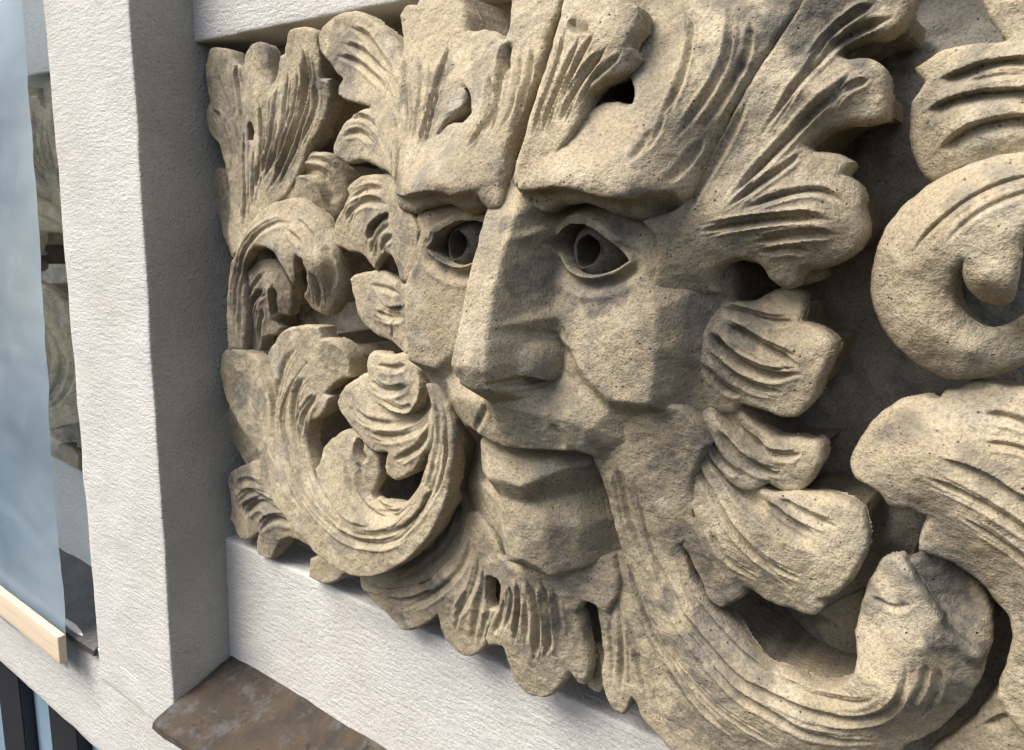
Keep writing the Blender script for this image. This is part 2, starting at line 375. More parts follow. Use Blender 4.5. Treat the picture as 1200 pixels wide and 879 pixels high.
# ------------------------------------------------------------------ carved panel
PIECES = [
{'n': 'leaf', 'out': [(0.0104, 0.7205), (0.0317, 0.7405), (0.0619, 0.7388), (0.0902, 0.7309), (0.1053, 0.7141), (0.1227, 0.7057), (0.1438, 0.7227), (0.1652, 0.73), (0.1861, 0.7274), (0.1949, 0.7136), (0.1978, 0.6936), (0.2006, 0.6804), (0.212, 0.6915), (0.222, 0.7098), (0.2361, 0.7099), (0.2446, 0.721), (0.2545, 0.7307), (0.2707, 0.7328), (0.2959, 0.7301), (0.3102, 0.7238), (0.3142, 0.7081), (0.3162, 0.6909), (0.3099, 0.6753), (0.3237, 0.6736), (0.3224, 0.6621), (0.313, 0.643), (0.304, 0.627), (0.2904, 0.608), (0.277, 0.5936), (0.2586, 0.567), (0.2186, 0.5361), (0.1629, 0.506), (0.1143, 0.4725), (0.0814, 0.4591), (0.0657, 0.4942), (0.0695, 0.5357), (0.0561, 0.5781), (0.0446, 0.596), (0.035, 0.615), (0.0196, 0.625), (0.0074, 0.642), (0.0082, 0.6618), (0.0229, 0.6722), (0.0141, 0.6949)], 'holes': [[(0.1359, 0.6294), (0.1411, 0.6354), (0.1548, 0.6332), (0.1586, 0.6223), (0.1505, 0.6122), (0.1325, 0.6134)]], 'ctl': [(0.0258, 0.7275, 0.004), (0.0199, 0.6595, 0.004), (0.0678, 0.6895, 0.01), (0.1252, 0.684, 0.018), (0.1762, 0.709, 0.03), (0.183, 0.6671, 0.034), (0.2041, 0.6768, 0.026), (0.2782, 0.7156, 0.045), (0.302, 0.6853, 0.045), (0.3178, 0.6575, 0.035), (0.2759, 0.6209, 0.04), (0.2262, 0.5931, 0.035), (0.1642, 0.5737, 0.03), (0.1141, 0.6089, 0.014), (0.0702, 0.5881, 0.006), (0.1094, 0.4955, 0.02), (0.1802, 0.5304, 0.03)], 'rnd': (0.0045, 0.0025), 'back': -0.055, 'st': [('g', 0.00423, 0.014, [(0.2816, 0.7105), (0.2894, 0.6976), (0.2891, 0.682), (0.2798, 0.6596), (0.2689, 0.6311), (0.2487, 0.6024), (0.2254, 0.5787), (0.1912, 0.5466)]), ('g', 0.00324, 0.006, [(0.265, 0.6876), (0.2661, 0.6703), (0.2586, 0.6516), (0.2456, 0.6226), (0.2224, 0.5932), (0.1939, 0.5678)]), ('g', 0.00327, 0.006, [(0.2385, 0.6872), (0.235, 0.6638), (0.2295, 0.6236), (0.2113, 0.5936), (0.1831, 0.5626)]), ('g', 0.00332, 0.006, [(0.211, 0.6784), (0.209, 0.6556), (0.207, 0.6247), (0.1942, 0.5941), (0.1696, 0.5607)]), ('g', 0.00393, 0.008, [(0.1228, 0.6302), (0.1182, 0.5975), (0.1234, 0.5627), (0.1207, 0.53), (0.1172, 0.4934)]), ('g', 0.00323, 0.005, [(0.1574, 0.6009), (0.1554, 0.5685), (0.1446, 0.5246)]), ('g', 0.00317, 0.005, [(0.1843, 0.6567), (0.1828, 0.6259), (0.1746, 0.5841), (0.1574, 0.5467)]), ('g', 0.00439, 0.007, [(0.1071, 0.7157), (0.1071, 0.6912), (0.1141, 0.6581), (0.1192, 0.6305)]), ('g', 0.00359, 0.006, [(0.049, 0.708), (0.0669, 0.6841), (0.0818, 0.6608), (0.0944, 0.6323), (0.1015, 0.5984)]), ('g', 0.0037, 0.006, [(0.03, 0.6588), (0.0496, 0.6462), (0.0681, 0.6169), (0.0845, 0.5762)]), ('g', 0.00262, 0.004, [(0.3, 0.672), (0.2975, 0.6491), (0.2862, 0.6254), (0.265, 0.5968)]), ('g', 0.00189, 0.0044800000000000005, [(0.2909, 0.711), (0.2988, 0.6977), (0.2987, 0.6811), (0.2892, 0.6581), (0.2794, 0.6289), (0.2607, 0.5994), (0.2377, 0.5751), (0.2045, 0.5428)]), ('g', 0.00147, 0.00192, [(0.2556, 0.6884), (0.2567, 0.6714), (0.2488, 0.6533), (0.2359, 0.6246), (0.2134, 0.5958), (0.1841, 0.571)]), ('g', 0.00145, 0.00192, [(0.2737, 0.6869), (0.2746, 0.6694), (0.2675, 0.65), (0.2553, 0.6206), (0.2317, 0.5907), (0.2035, 0.5647)]), ('g', 0.00146, 0.00192, [(0.2484, 0.6857), (0.2454, 0.6623), (0.2389, 0.6221), (0.2204, 0.5914), (0.1937, 0.5601)]), ('g', 0.0015, 0.00192, [(0.2046, 0.6795), (0.2024, 0.6566), (0.1985, 0.6258), (0.1839, 0.5958), (0.1559, 0.5628)]), ('g', 0.00149, 0.00192, [(0.2188, 0.6769), (0.2164, 0.6546), (0.2157, 0.6236), (0.2039, 0.5924), (0.1816, 0.5587)]), ('g', 0.00174, 0.00256, [(0.1382, 0.629), (0.1356, 0.5967), (0.1401, 0.5623), (0.1365, 0.5299), (0.133, 0.4937)]), ('g', 0.00147, 0.0016, [(0.1463, 0.6015), (0.1419, 0.569), (0.1307, 0.5247)]), ('g', 0.00144, 0.0016, [(0.167, 0.6004), (0.167, 0.5681), (0.1575, 0.5244)]), ('g', 0.00142, 0.0016, [(0.1895, 0.6566), (0.1907, 0.6254), (0.1847, 0.5834), (0.1699, 0.5458)]), ('g', 0.002, 0.0022400000000000002, [(0.095, 0.7167), (0.0934, 0.6919), (0.0959, 0.6588), (0.0964, 0.6312)]), ('g', 0.00194, 0.0022400000000000002, [(0.1199, 0.7145), (0.1222, 0.6903), (0.1373, 0.6567), (0.1461, 0.6293)]), ('g', 0.0016, 0.00192, [(0.0585, 0.7086), (0.0767, 0.685), (0.0935, 0.6616), (0.11, 0.6323), (0.1209, 0.5982)]), ('g', 0.00168, 0.00192, [(0.0225, 0.6565), (0.0397, 0.6444), (0.0559, 0.6158), (0.0687, 0.5752)]), ('g', 0.00165, 0.00192, [(0.0374, 0.6612), (0.0594, 0.648), (0.0808, 0.6178), (0.1017, 0.577)]), ('g', 0.00118, 0.00128, [(0.3044, 0.672), (0.3022, 0.6484), (0.2917, 0.6238), (0.2724, 0.5948)])]},
{'n': 'leaf', 'out': [(0.2529, 0.591), (0.266, 0.5968), (0.2914, 0.5936), (0.309, 0.5913), (0.3199, 0.5797), (0.3249, 0.5692), (0.3271, 0.5555), (0.3257, 0.5405), (0.3188, 0.5263), (0.3074, 0.5139), (0.2893, 0.4958), (0.2318, 0.4831), (0.1579, 0.4914), (0.1416, 0.5056), (0.184, 0.5307), (0.2302, 0.5604)], 'holes': [], 'ctl': [(0.27, 0.5924, 0.03), (0.3121, 0.5862, 0.032), (0.3251, 0.5672, 0.02), (0.3195, 0.5273, 0.02), (0.2975, 0.5564, 0.04), (0.2338, 0.531, 0.03), (0.1645, 0.5061, 0.02), (0.2953, 0.5064, 0.02)], 'rnd': (0.0045, 0.0025), 'back': -0.055, 'st': [('s', 0.00595, 0.01, [(0.2377, 0.5622), (0.2704, 0.5667), (0.2953, 0.5593), (0.3032, 0.5457), (0.3049, 0.5319)]), ('g', 0.00401, 0.005, [(0.2574, 0.5722), (0.2934, 0.5723), (0.3109, 0.5597)]), ('g', 0.00265, 0.004, [(0.2694, 0.5842), (0.3046, 0.5822), (0.3153, 0.5717)]), ('g', 0.00181, 0.0016, [(0.2594, 0.5673), (0.2918, 0.5666), (0.307, 0.5539)]), ('g', 0.0018, 0.0016, [(0.2553, 0.5771), (0.295, 0.578), (0.3144, 0.5655)]), ('g', 0.00119, 0.00128, [(0.2682, 0.5874), (0.306, 0.5859), (0.3183, 0.5753)])]},
{'n': 'leaf', 'out': [(-0.013, 0.5692), (-0.0056, 0.5777), (0.0191, 0.5822), (0.0381, 0.5723), (0.0632, 0.5602), (0.0763, 0.5305), (0.0842, 0.4949), (0.0671, 0.458), (0.0489, 0.4546), (0.0372, 0.4688), (0.0204, 0.4855), (0.0004, 0.5185), (-0.012, 0.547)], 'holes': [], 'ctl': [(-0.0026, 0.5727, -0.012), (0.0243, 0.5784, -0.012), (0.0706, 0.5304, -0.01), (0.0217, 0.5053, -0.01), (0.061, 0.4602, -0.002)], 'rnd': (0.0045, 0.0025), 'back': -0.055, 'st': [('g', 0.0049, 0.006, [(0.024, 0.5724), (0.0442, 0.5422), (0.0612, 0.5062), (0.0709, 0.4703)]), ('g', 0.00219, 0.00192, [(0.0336, 0.5744), (0.0558, 0.5442), (0.0754, 0.5077), (0.0867, 0.4716)])]},
{'n': 'leaf', 'out': [(0.2229, 0.6921), (0.245, 0.6903), (0.2661, 0.6815), (0.3012, 0.6679), (0.2911, 0.6485), (0.248, 0.6303), (0.2214, 0.6153), (0.2069, 0.6047), (0.1854, 0.5995), (0.1943, 0.6214), (0.214, 0.6425), (0.2355, 0.6644)], 'holes': [], 'ctl': [(0.2308, 0.683, -0.03), (0.2637, 0.6702, -0.03), (0.2231, 0.6313, -0.035), (0.1971, 0.608, -0.03)], 'rnd': (0.0045, 0.0025), 'back': -0.055, 'st': []},
{'n': 'scroll', 'out': [(0.0417, 0.3184), (0.0489, 0.3656), (0.0609, 0.4093), (0.0799, 0.4483), (0.1, 0.4649), (0.1263, 0.4857), (0.1595, 0.508), (0.1979, 0.5271), (0.2402, 0.5358), (0.2691, 0.538), (0.296, 0.5292), (0.3194, 0.5147), (0.338, 0.4964), (0.3487, 0.4733), (0.3478, 0.4512), (0.3407, 0.4292), (0.3223, 0.4067), (0.3032, 0.3984), (0.2805, 0.4027), (0.2686, 0.4159), (0.2711, 0.4227), (0.2889, 0.4329), (0.3048, 0.4521), (0.3045, 0.4663), (0.2898, 0.4705), (0.2817, 0.4639), (0.2618, 0.4371), (0.2494, 0.4317), (0.2458, 0.4424), (0.235, 0.4568), (0.2254, 0.4702), (0.2046, 0.4756), (0.1619, 0.4736), (0.1389, 0.4634), (0.1139, 0.4467), (0.0994, 0.4362), (0.0968, 0.4057), (0.096, 0.3627), (0.0831, 0.3236)], 'holes': [], 'ctl': [(0.0497, 0.3327, 0.008), (0.0707, 0.4101, 0.015), (0.1189, 0.4728, 0.03), (0.2044, 0.5175, 0.045), (0.2771, 0.5309, 0.05), (0.3317, 0.5021, 0.05), (0.3457, 0.4533, 0.05), (0.312, 0.4072, 0.04), (0.2829, 0.4229, 0.045), (0.2651, 0.4429, 0.05), (0.3032, 0.4912, 0.065), (0.2311, 0.4885, 0.055), (0.1419, 0.4624, 0.03), (0.0985, 0.4241, 0.012), (0.0907, 0.3375, 0.008), (0.3349, 0.463, 0.066)], 'rnd': (0.006, 0.004), 'back': -0.055, 'st': [('g', 0.00345, 0.004, [(0.0635, 0.3279), (0.0739, 0.3795), (0.0843, 0.4232), (0.1211, 0.4613), (0.1742, 0.4919), (0.2332, 0.5074), (0.2788, 0.5085)]), ('g', 0.00268, 0.004, [(0.2757, 0.5156), (0.31, 0.4964), (0.3273, 0.4725)]), ('g', 0.00271, 0.004, [(0.2626, 0.502), (0.2969, 0.486), (0.3026, 0.4733)]), ('g', 0.00331, 0.006, [(0.3145, 0.4539), (0.3151, 0.4363), (0.2963, 0.4057)]), ('g', 0.00334, 0.004, [(0.3338, 0.4875), (0.3427, 0.4633), (0.3278, 0.4266)]), ('g', 0.00328, 0.0035, [(0.0766, 0.3295), (0.0844, 0.3743), (0.0916, 0.4176), (0.1272, 0.4558)]), ('g', 0.00156, 0.00128, [(0.0559, 0.327), (0.0667, 0.379), (0.0777, 0.4235), (0.1119, 0.4628), (0.1668, 0.4953), (0.2283, 0.5124), (0.2765, 0.5139)]), ('g', 0.00121, 0.00128, [(0.2725, 0.5134), (0.3065, 0.4945), (0.3217, 0.4712)]), ('g', 0.00121, 0.00128, [(0.2787, 0.5177), (0.3133, 0.4984), (0.332, 0.4738)]), ('g', 0.00121, 0.00128, [(0.2666, 0.5042), (0.3021, 0.4882), (0.3112, 0.4745)]), ('g', 0.0015, 0.00192, [(0.3068, 0.4515), (0.3063, 0.4344), (0.2845, 0.404)]), ('g', 0.00148, 0.00192, [(0.321, 0.4561), (0.3223, 0.438), (0.3071, 0.4072)]), ('g', 0.0015, 0.00128, [(0.337, 0.4885), (0.3462, 0.4639), (0.3344, 0.427)])]},
{'n': 'leaf', 'out': [(0.0498, 0.3155), (0.0583, 0.3703), (0.0739, 0.4217), (0.096, 0.4452), (0.1161, 0.4536), (0.136, 0.4571), (0.162, 0.4596), (0.1767, 0.457), (0.1894, 0.4418), (0.1973, 0.4251), (0.1963, 0.4099), (0.186, 0.3902), (0.176, 0.3832), (0.1536, 0.3811), (0.1417, 0.3714), (0.1547, 0.3628), (0.1457, 0.3533), (0.1233, 0.3472), (0.1122, 0.3409), (0.1022, 0.322)], 'holes': [], 'ctl': [(0.0602, 0.3326, -0.005), (0.0749, 0.4095, -0.003), (0.1375, 0.4537, 0.01), (0.1691, 0.4521, 0.012), (0.195, 0.4135, 0.005), (0.1586, 0.3866, 0.0), (0.1215, 0.3522, -0.004), (0.0968, 0.3305, -0.006), (0.1561, 0.4167, 0.015)], 'rnd': (0.0045, 0.0025), 'back': -0.055, 'st': [('g', 0.00368, 0.005, [(0.0629, 0.3226), (0.0698, 0.3591), (0.0841, 0.398), (0.1258, 0.426), (0.1558, 0.4421)]), ('g', 0.00427, 0.009, [(0.0797, 0.3246), (0.0901, 0.3738), (0.1101, 0.4005), (0.1472, 0.4172)]), ('g', 0.00368, 0.005, [(0.1029, 0.3312), (0.1123, 0.3637), (0.1298, 0.3901)]), ('s', 0.00472, 0.01, [(0.1669, 0.4233), (0.1559, 0.4047), (0.1417, 0.3789)]), ('g', 0.00167, 0.0016, [(0.0552, 0.3218), (0.0609, 0.3586), (0.073, 0.3985), (0.1135, 0.4283), (0.1469, 0.4459)]), ('g', 0.00191, 0.0028799999999999997, [(0.0881, 0.3255), (0.1014, 0.3743), (0.1227, 0.3987), (0.1553, 0.4128)]), ('g', 0.00194, 0.0028799999999999997, [(0.0712, 0.3237), (0.0787, 0.3732), (0.0964, 0.4021), (0.1353, 0.4211)]), ('g', 0.00166, 0.0016, [(0.0959, 0.3306), (0.103, 0.3633), (0.1182, 0.3903)])]},
{'n': 'scroll', 'out': [(0.0184, 0.306), (0.034, 0.3174), (0.0759, 0.3233), (0.1298, 0.3212), (0.1576, 0.3038), (0.1648, 0.3218), (0.1713, 0.3335), (0.1934, 0.3508), (0.2144, 0.3673), (0.2462, 0.3769), (0.2932, 0.3861), (0.316, 0.3858), (0.3195, 0.3725), (0.3405, 0.3729), (0.3565, 0.362), (0.3612, 0.3465), (0.3585, 0.3291), (0.3404, 0.3225), (0.3163, 0.3031), (0.3254, 0.2991), (0.3198, 0.2864), (0.3059, 0.2708), (0.2884, 0.2628), (0.277, 0.2524), (0.2725, 0.2329), (0.2777, 0.21), (0.2909, 0.1871), (0.31, 0.1696), (0.33, 0.1617), (0.3527, 0.1594), (0.4057, 0.1621), (0.4504, 0.1754), (0.4715, 0.1938), (0.4913, 0.2177), (0.5073, 0.244), (0.5151, 0.2606), (0.5221, 0.286), (0.526, 0.3104), (0.5283, 0.3335), (0.5221, 0.3517), (0.5461, 0.3573), (0.5606, 0.3342), (0.5658, 0.3137), (0.564, 0.2896), (0.5584, 0.2678), (0.5532, 0.2475), (0.5419, 0.2192), (0.5286, 0.1945), (0.5035, 0.1624), (0.4812, 0.1395), (0.4565, 0.1205), (0.4247, 0.0997), (0.3889, 0.0864), (0.3448, 0.0825), (0.3015, 0.0862), (0.2724, 0.0955), (0.242, 0.1026), (0.2112, 0.1137), (0.1692, 0.125), (0.1333, 0.1354), (0.1298, 0.1549), (0.1231, 0.1816), (0.0922, 0.1938), (0.0623, 0.2124), (0.0374, 0.2327), (0.02, 0.2587), (0.0133, 0.2828)], 'holes': [], 'ctl': [(0.0274, 0.2971, 0.004), (0.0527, 0.2557, 0.008), (0.1075, 0.2016, 0.014), (0.1426, 0.1589, 0.02), (0.0891, 0.2876, 0.012), (0.1877, 0.328, 0.03), (0.2514, 0.3711, 0.042), (0.334, 0.3661, 0.055), (0.3572, 0.3398, 0.045), (0.3143, 0.288, 0.05), (0.2604, 0.2836, 0.045), (0.217, 0.2155, 0.035), (0.2788, 0.2187, 0.045), (0.2109, 0.1425, 0.04), (0.2778, 0.1146, 0.05), (0.3571, 0.1001, 0.06), (0.4319, 0.1138, 0.065), (0.5013, 0.1633, 0.072), (0.5459, 0.2316, 0.08), (0.5639, 0.2973, 0.088), (0.5248, 0.3058, 0.078), (0.525, 0.3526, 0.085), (0.4859, 0.2087, 0.07), (0.4249, 0.1601, 0.065), (0.3559, 0.1499, 0.058), (0.5254, 0.2497, 0.078)], 'rnd': (0.004, 0.0025), 'back': -0.055, 'st': [('g', 0.00172, 0.0035, [(0.0799, 0.267), (0.115, 0.2455), (0.1443, 0.2152), (0.1654, 0.1904), (0.1932, 0.1722)]), ('g', 0.00316, 0.007, [(0.2835, 0.3375), (0.2546, 0.314), (0.2262, 0.2848), (0.21, 0.2556), (0.2101, 0.2306), (0.2224, 0.2038), (0.2411, 0.1781), (0.2687, 0.1576), (0.3042, 0.1424), (0.3417, 0.1323), (0.378, 0.1314), (0.4084, 0.1366), (0.4343, 0.1438), (0.4653, 0.1599), (0.4863, 0.1787), (0.4982, 0.1955)]), ('g', 0.00474, 0.006, [(0.2826, 0.3187), (0.2613, 0.304), (0.2485, 0.2812), (0.2421, 0.2509), (0.2484, 0.2172), (0.2668, 0.1871), (0.2972, 0.1643)]), ('g', 0.00401, 0.005, [(0.3059, 0.3007), (0.2853, 0.2828), (0.2688, 0.2625), (0.2583, 0.2312)]), ('g', 0.00496, 0.004, [(0.2624, 0.3562), (0.2258, 0.3283), (0.1977, 0.2886), (0.1802, 0.2491), (0.1857, 0.2017), (0.2222, 0.1577), (0.2674, 0.135)]), ('g', 0.00399, 0.004, [(0.3564, 0.1368), (0.4001, 0.1438), (0.4407, 0.1564), (0.4742, 0.177), (0.5043, 0.2063), (0.5265, 0.2404), (0.5387, 0.2722), (0.5432, 0.3104), (0.5401, 0.3419)]), ('g', 0.00245, 0.004, [(0.5255, 0.2206), (0.5429, 0.2546), (0.5526, 0.2852), (0.5545, 0.3132), (0.5504, 0.3395)]), ('g', 0.00249, 0.003, [(0.5172, 0.2328), (0.5284, 0.26), (0.5356, 0.2899), (0.5394, 0.3187), (0.5359, 0.3438)]), ('s', 0.00728, 0.008, [(0.1335, 0.3196), (0.1558, 0.3014), (0.173, 0.284), (0.1808, 0.2553)]), ('g', 0.00143, 0.0022400000000000002, [(0.2783, 0.3388), (0.2481, 0.3148), (0.218, 0.2846), (0.2007, 0.254), (0.2007, 0.2278), (0.2134, 0.2005), (0.2333, 0.1744), (0.2619, 0.1533), (0.2982, 0.1375), (0.337, 0.1271), (0.3753, 0.1262), (0.4072, 0.1315), (0.4352, 0.1393), (0.4686, 0.1567), (0.4916, 0.1772), (0.5044, 0.1949)]), ('g', 0.00141, 0.0022400000000000002, [(0.2884, 0.3361), (0.2608, 0.3131), (0.2343, 0.2851), (0.2192, 0.2572), (0.2194, 0.2333), (0.2311, 0.207), (0.2489, 0.1817), (0.2754, 0.1619), (0.3101, 0.1472), (0.3463, 0.1374), (0.3806, 0.1366), (0.4095, 0.1417), (0.4335, 0.1483), (0.462, 0.163), (0.4809, 0.1802), (0.492, 0.1961)]), ('g', 0.00211, 0.00192, [(0.2889, 0.3161), (0.2711, 0.303), (0.2615, 0.2829), (0.2566, 0.2545), (0.2626, 0.2221), (0.2799, 0.1933), (0.3097, 0.1716)]), ('g', 0.00182, 0.0016, [(0.3005, 0.3027), (0.2773, 0.2842), (0.2568, 0.2615), (0.2439, 0.2287)]), ('g', 0.00179, 0.0016, [(0.3111, 0.2987), (0.293, 0.2813), (0.2802, 0.2633), (0.272, 0.2335)]), ('g', 0.0022, 0.00128, [(0.2712, 0.3544), (0.2371, 0.3275), (0.2121, 0.2898), (0.1965, 0.2525), (0.2026, 0.2073), (0.2362, 0.1647), (0.2797, 0.1433)]), ('g', 0.00179, 0.00128, [(0.3546, 0.1312), (0.3991, 0.138), (0.4425, 0.1514), (0.4792, 0.1738), (0.5117, 0.2051), (0.535, 0.2407), (0.5485, 0.274), (0.5544, 0.3134), (0.5515, 0.3452)]), ('g', 0.00181, 0.00128, [(0.3582, 0.1425), (0.4011, 0.1495), (0.439, 0.1614), (0.4691, 0.1801), (0.4969, 0.2075), (0.5176, 0.24), (0.5288, 0.2704), (0.5316, 0.3072), (0.5283, 0.3385)]), ('g', 0.00111, 0.00128, [(0.5212, 0.2204), (0.538, 0.2541), (0.5465, 0.2839), (0.5474, 0.3111), (0.5428, 0.3372)])]},
{'n': 'leaf', 'out': [(0.2858, 0.1961), (0.2994, 0.21), (0.3079, 0.2313), (0.3395, 0.2534), (0.3629, 0.266), (0.3799, 0.2629), (0.3985, 0.2505), (0.413, 0.2371), (0.4129, 0.2167), (0.4056, 0.1972), (0.4081, 0.1906), (0.4258, 0.1918), (0.4525, 0.1941), (0.4726, 0.2051), (0.4926, 0.2236), (0.5111, 0.2449), (0.5209, 0.2341), (0.5008, 0.2039), (0.4691, 0.1757), (0.4315, 0.1596), (0.3958, 0.1565), (0.3598, 0.1564), (0.3252, 0.1647), (0.3006, 0.1786)], 'holes': [], 'ctl': [(0.2986, 0.1978, 0.045), (0.3185, 0.2344, 0.048), (0.3658, 0.2628, 0.055), (0.4093, 0.2315, 0.05), (0.409, 0.1942, 0.05), (0.4568, 0.1923, 0.06), (0.5149, 0.241, 0.076), (0.4746, 0.1811, 0.072), (0.3964, 0.1611, 0.066), (0.3249, 0.174, 0.052), (0.3751, 0.2103, 0.06)], 'rnd': (0.0045, 0.0025), 'back': -0.055, 'st': [('g', 0.0038, 0.006, [(0.3603, 0.2333), (0.3709, 0.2094), (0.3801, 0.1918), (0.4006, 0.1763), (0.4259, 0.1734), (0.4649, 0.1877), (0.4988, 0.2131)]), ('g', 0.0032, 0.005, [(0.3856, 0.2329), (0.3908, 0.2073), (0.4032, 0.1893), (0.4327, 0.1827), (0.4668, 0.1931)]), ('s', 0.00534, 0.012, [(0.382, 0.2617), (0.3801, 0.2425), (0.3916, 0.2286)]), ('g', 0.00171, 0.00192, [(0.3666, 0.2355), (0.3767, 0.2118), (0.3849, 0.1951), (0.4032, 0.1805), (0.4248, 0.1782), (0.4577, 0.1902), (0.49, 0.2148)]), ('g', 0.00144, 0.0016, [(0.3815, 0.2317), (0.3869, 0.2055), (0.4003, 0.186), (0.4319, 0.1783), (0.4687, 0.1888)]), ('g', 0.00144, 0.0016, [(0.3897, 0.2342), (0.3947, 0.2091), (0.4062, 0.1926), (0.4338, 0.1873), (0.4651, 0.1975)])]},
{'n': 'leaf', 'out': [(0.0617, 0.1423), (0.0229, 0.1231), (0.0074, 0.1037), (0.0156, 0.0904), (0.0199, 0.069), (0.0115, 0.0421), (0.032, 0.0272), (0.0526, 0.0199), (0.0822, 0.0312), (0.1104, 0.0499), (0.1014, 0.0247), (0.1017, 0.0121), (0.1359, 0.0147), (0.1489, 0.0312), (0.1699, 0.0563), (0.1862, 0.0632), (0.2094, 0.0628), (0.2386, 0.0582), (0.2224, 0.0859), (0.1792, 0.1138), (0.1387, 0.1413), (0.107, 0.1595)], 'holes': [], 'ctl': [(0.0267, 0.1135, -0.002), (0.0219, 0.0488, -0.002), (0.0692, 0.029, 0.006), (0.1266, 0.0194, 0.01), (0.196, 0.069, 0.01), (0.1558, 0.0963, 0.016), (0.1042, 0.1208, 0.008), (0.2059, 0.0757, 0.01), (0.1427, 0.1365, 0.008)], 'rnd': (0.0045, 0.0025), 'back': -0.055, 'st': [('g', 0.00441, 0.006, [(0.0464, 0.0776), (0.0708, 0.0984), (0.1058, 0.1096), (0.1581, 0.1094)]), ('g', 0.00547, 0.01, [(0.0729, 0.0664), (0.088, 0.0846), (0.1223, 0.1012), (0.1736, 0.1005)]), ('g', 0.00465, 0.007, [(0.1195, 0.0562), (0.1364, 0.075), (0.1663, 0.0884), (0.1979, 0.0827)]), ('g', 0.00372, 0.004, [(0.0385, 0.1057), (0.0779, 0.1217), (0.1228, 0.1255)]), ('g', 0.00198, 0.00192, [(0.0373, 0.0781), (0.0648, 0.102), (0.1084, 0.1166), (0.1618, 0.1167)]), ('g', 0.00247, 0.0032, [(0.085, 0.0673), (0.0979, 0.0818), (0.1203, 0.0924), (0.1682, 0.0907)]), ('g', 0.00245, 0.0032, [(0.0602, 0.0653), (0.0779, 0.0874), (0.1236, 0.1096), (0.1784, 0.1099)]), ('g', 0.00208, 0.0022400000000000002, [(0.111, 0.0564), (0.1304, 0.0785), (0.1684, 0.096), (0.2038, 0.0915)]), ('g', 0.00168, 0.00128, [(0.041, 0.1022), (0.0777, 0.1164), (0.1205, 0.1191)]), ('g', 0.00167, 0.00128, [(0.036, 0.1092), (0.078, 0.127), (0.1249, 0.1318)])]},
{'n': 'leaf', 'out': [(-0.0102, 0.227), (0.0374, 0.1949), (0.0849, 0.1645), (0.105, 0.1286), (0.0661, 0.124), (0.0311, 0.1377), (0.0015, 0.1591), (-0.0102, 0.1919)], 'holes': [], 'ctl': [(-0.0029, 0.2148, -0.02), (0.0527, 0.1849, -0.015), (0.072, 0.1413, -0.015), (0.0123, 0.169, -0.02)], 'rnd': (0.0045, 0.0025), 'back': -0.055, 'st': []},
{'n': 'leaf', 'out': [(0.2308, 0.0441), (0.2576, 0.0562), (0.295, 0.0556), (0.3063, 0.0482), (0.2941, 0.0333), (0.2629, 0.0179), (0.2298, 0.0171)], 'holes': [], 'ctl': [(0.2376, 0.0406, 0.012), (0.3015, 0.0462, 0.014), (0.2653, 0.022, 0.014)], 'rnd': (0.0045, 0.0025), 'back': -0.055, 'st': []},
{'n': 'leaf', 'out': [(0.3346, 0.0563), (0.3731, 0.0677), (0.4194, 0.1002), (0.4599, 0.1462), (0.4814, 0.1872), (0.4969, 0.2244), (0.5258, 0.2205), (0.5384, 0.2018), (0.536, 0.1767), (0.5289, 0.1548), (0.5005, 0.1194), (0.462, 0.0891), (0.4058, 0.0575), (0.3614, 0.0455)], 'holes': [], 'ctl': [(0.3508, 0.052, 0.02), (0.4116, 0.0645, 0.025), (0.4921, 0.1161, 0.034), (0.5323, 0.1706, 0.036), (0.5326, 0.2092, 0.03), (0.4691, 0.155, 0.01), (0.394, 0.078, 0.008), (0.502, 0.2166, 0.01)], 'rnd': (0.002, 0.001), 'back': -0.055, 'st': [('g', 0.00287, 0.004, [(0.5157, 0.1929), (0.5111, 0.1667), (0.4913, 0.1366), (0.4527, 0.1015), (0.4051, 0.0692)]), ('g', 0.00128, 0.00128, [(0.5228, 0.195), (0.518, 0.1681), (0.4981, 0.1368), (0.4594, 0.1007), (0.4124, 0.0681)])]},
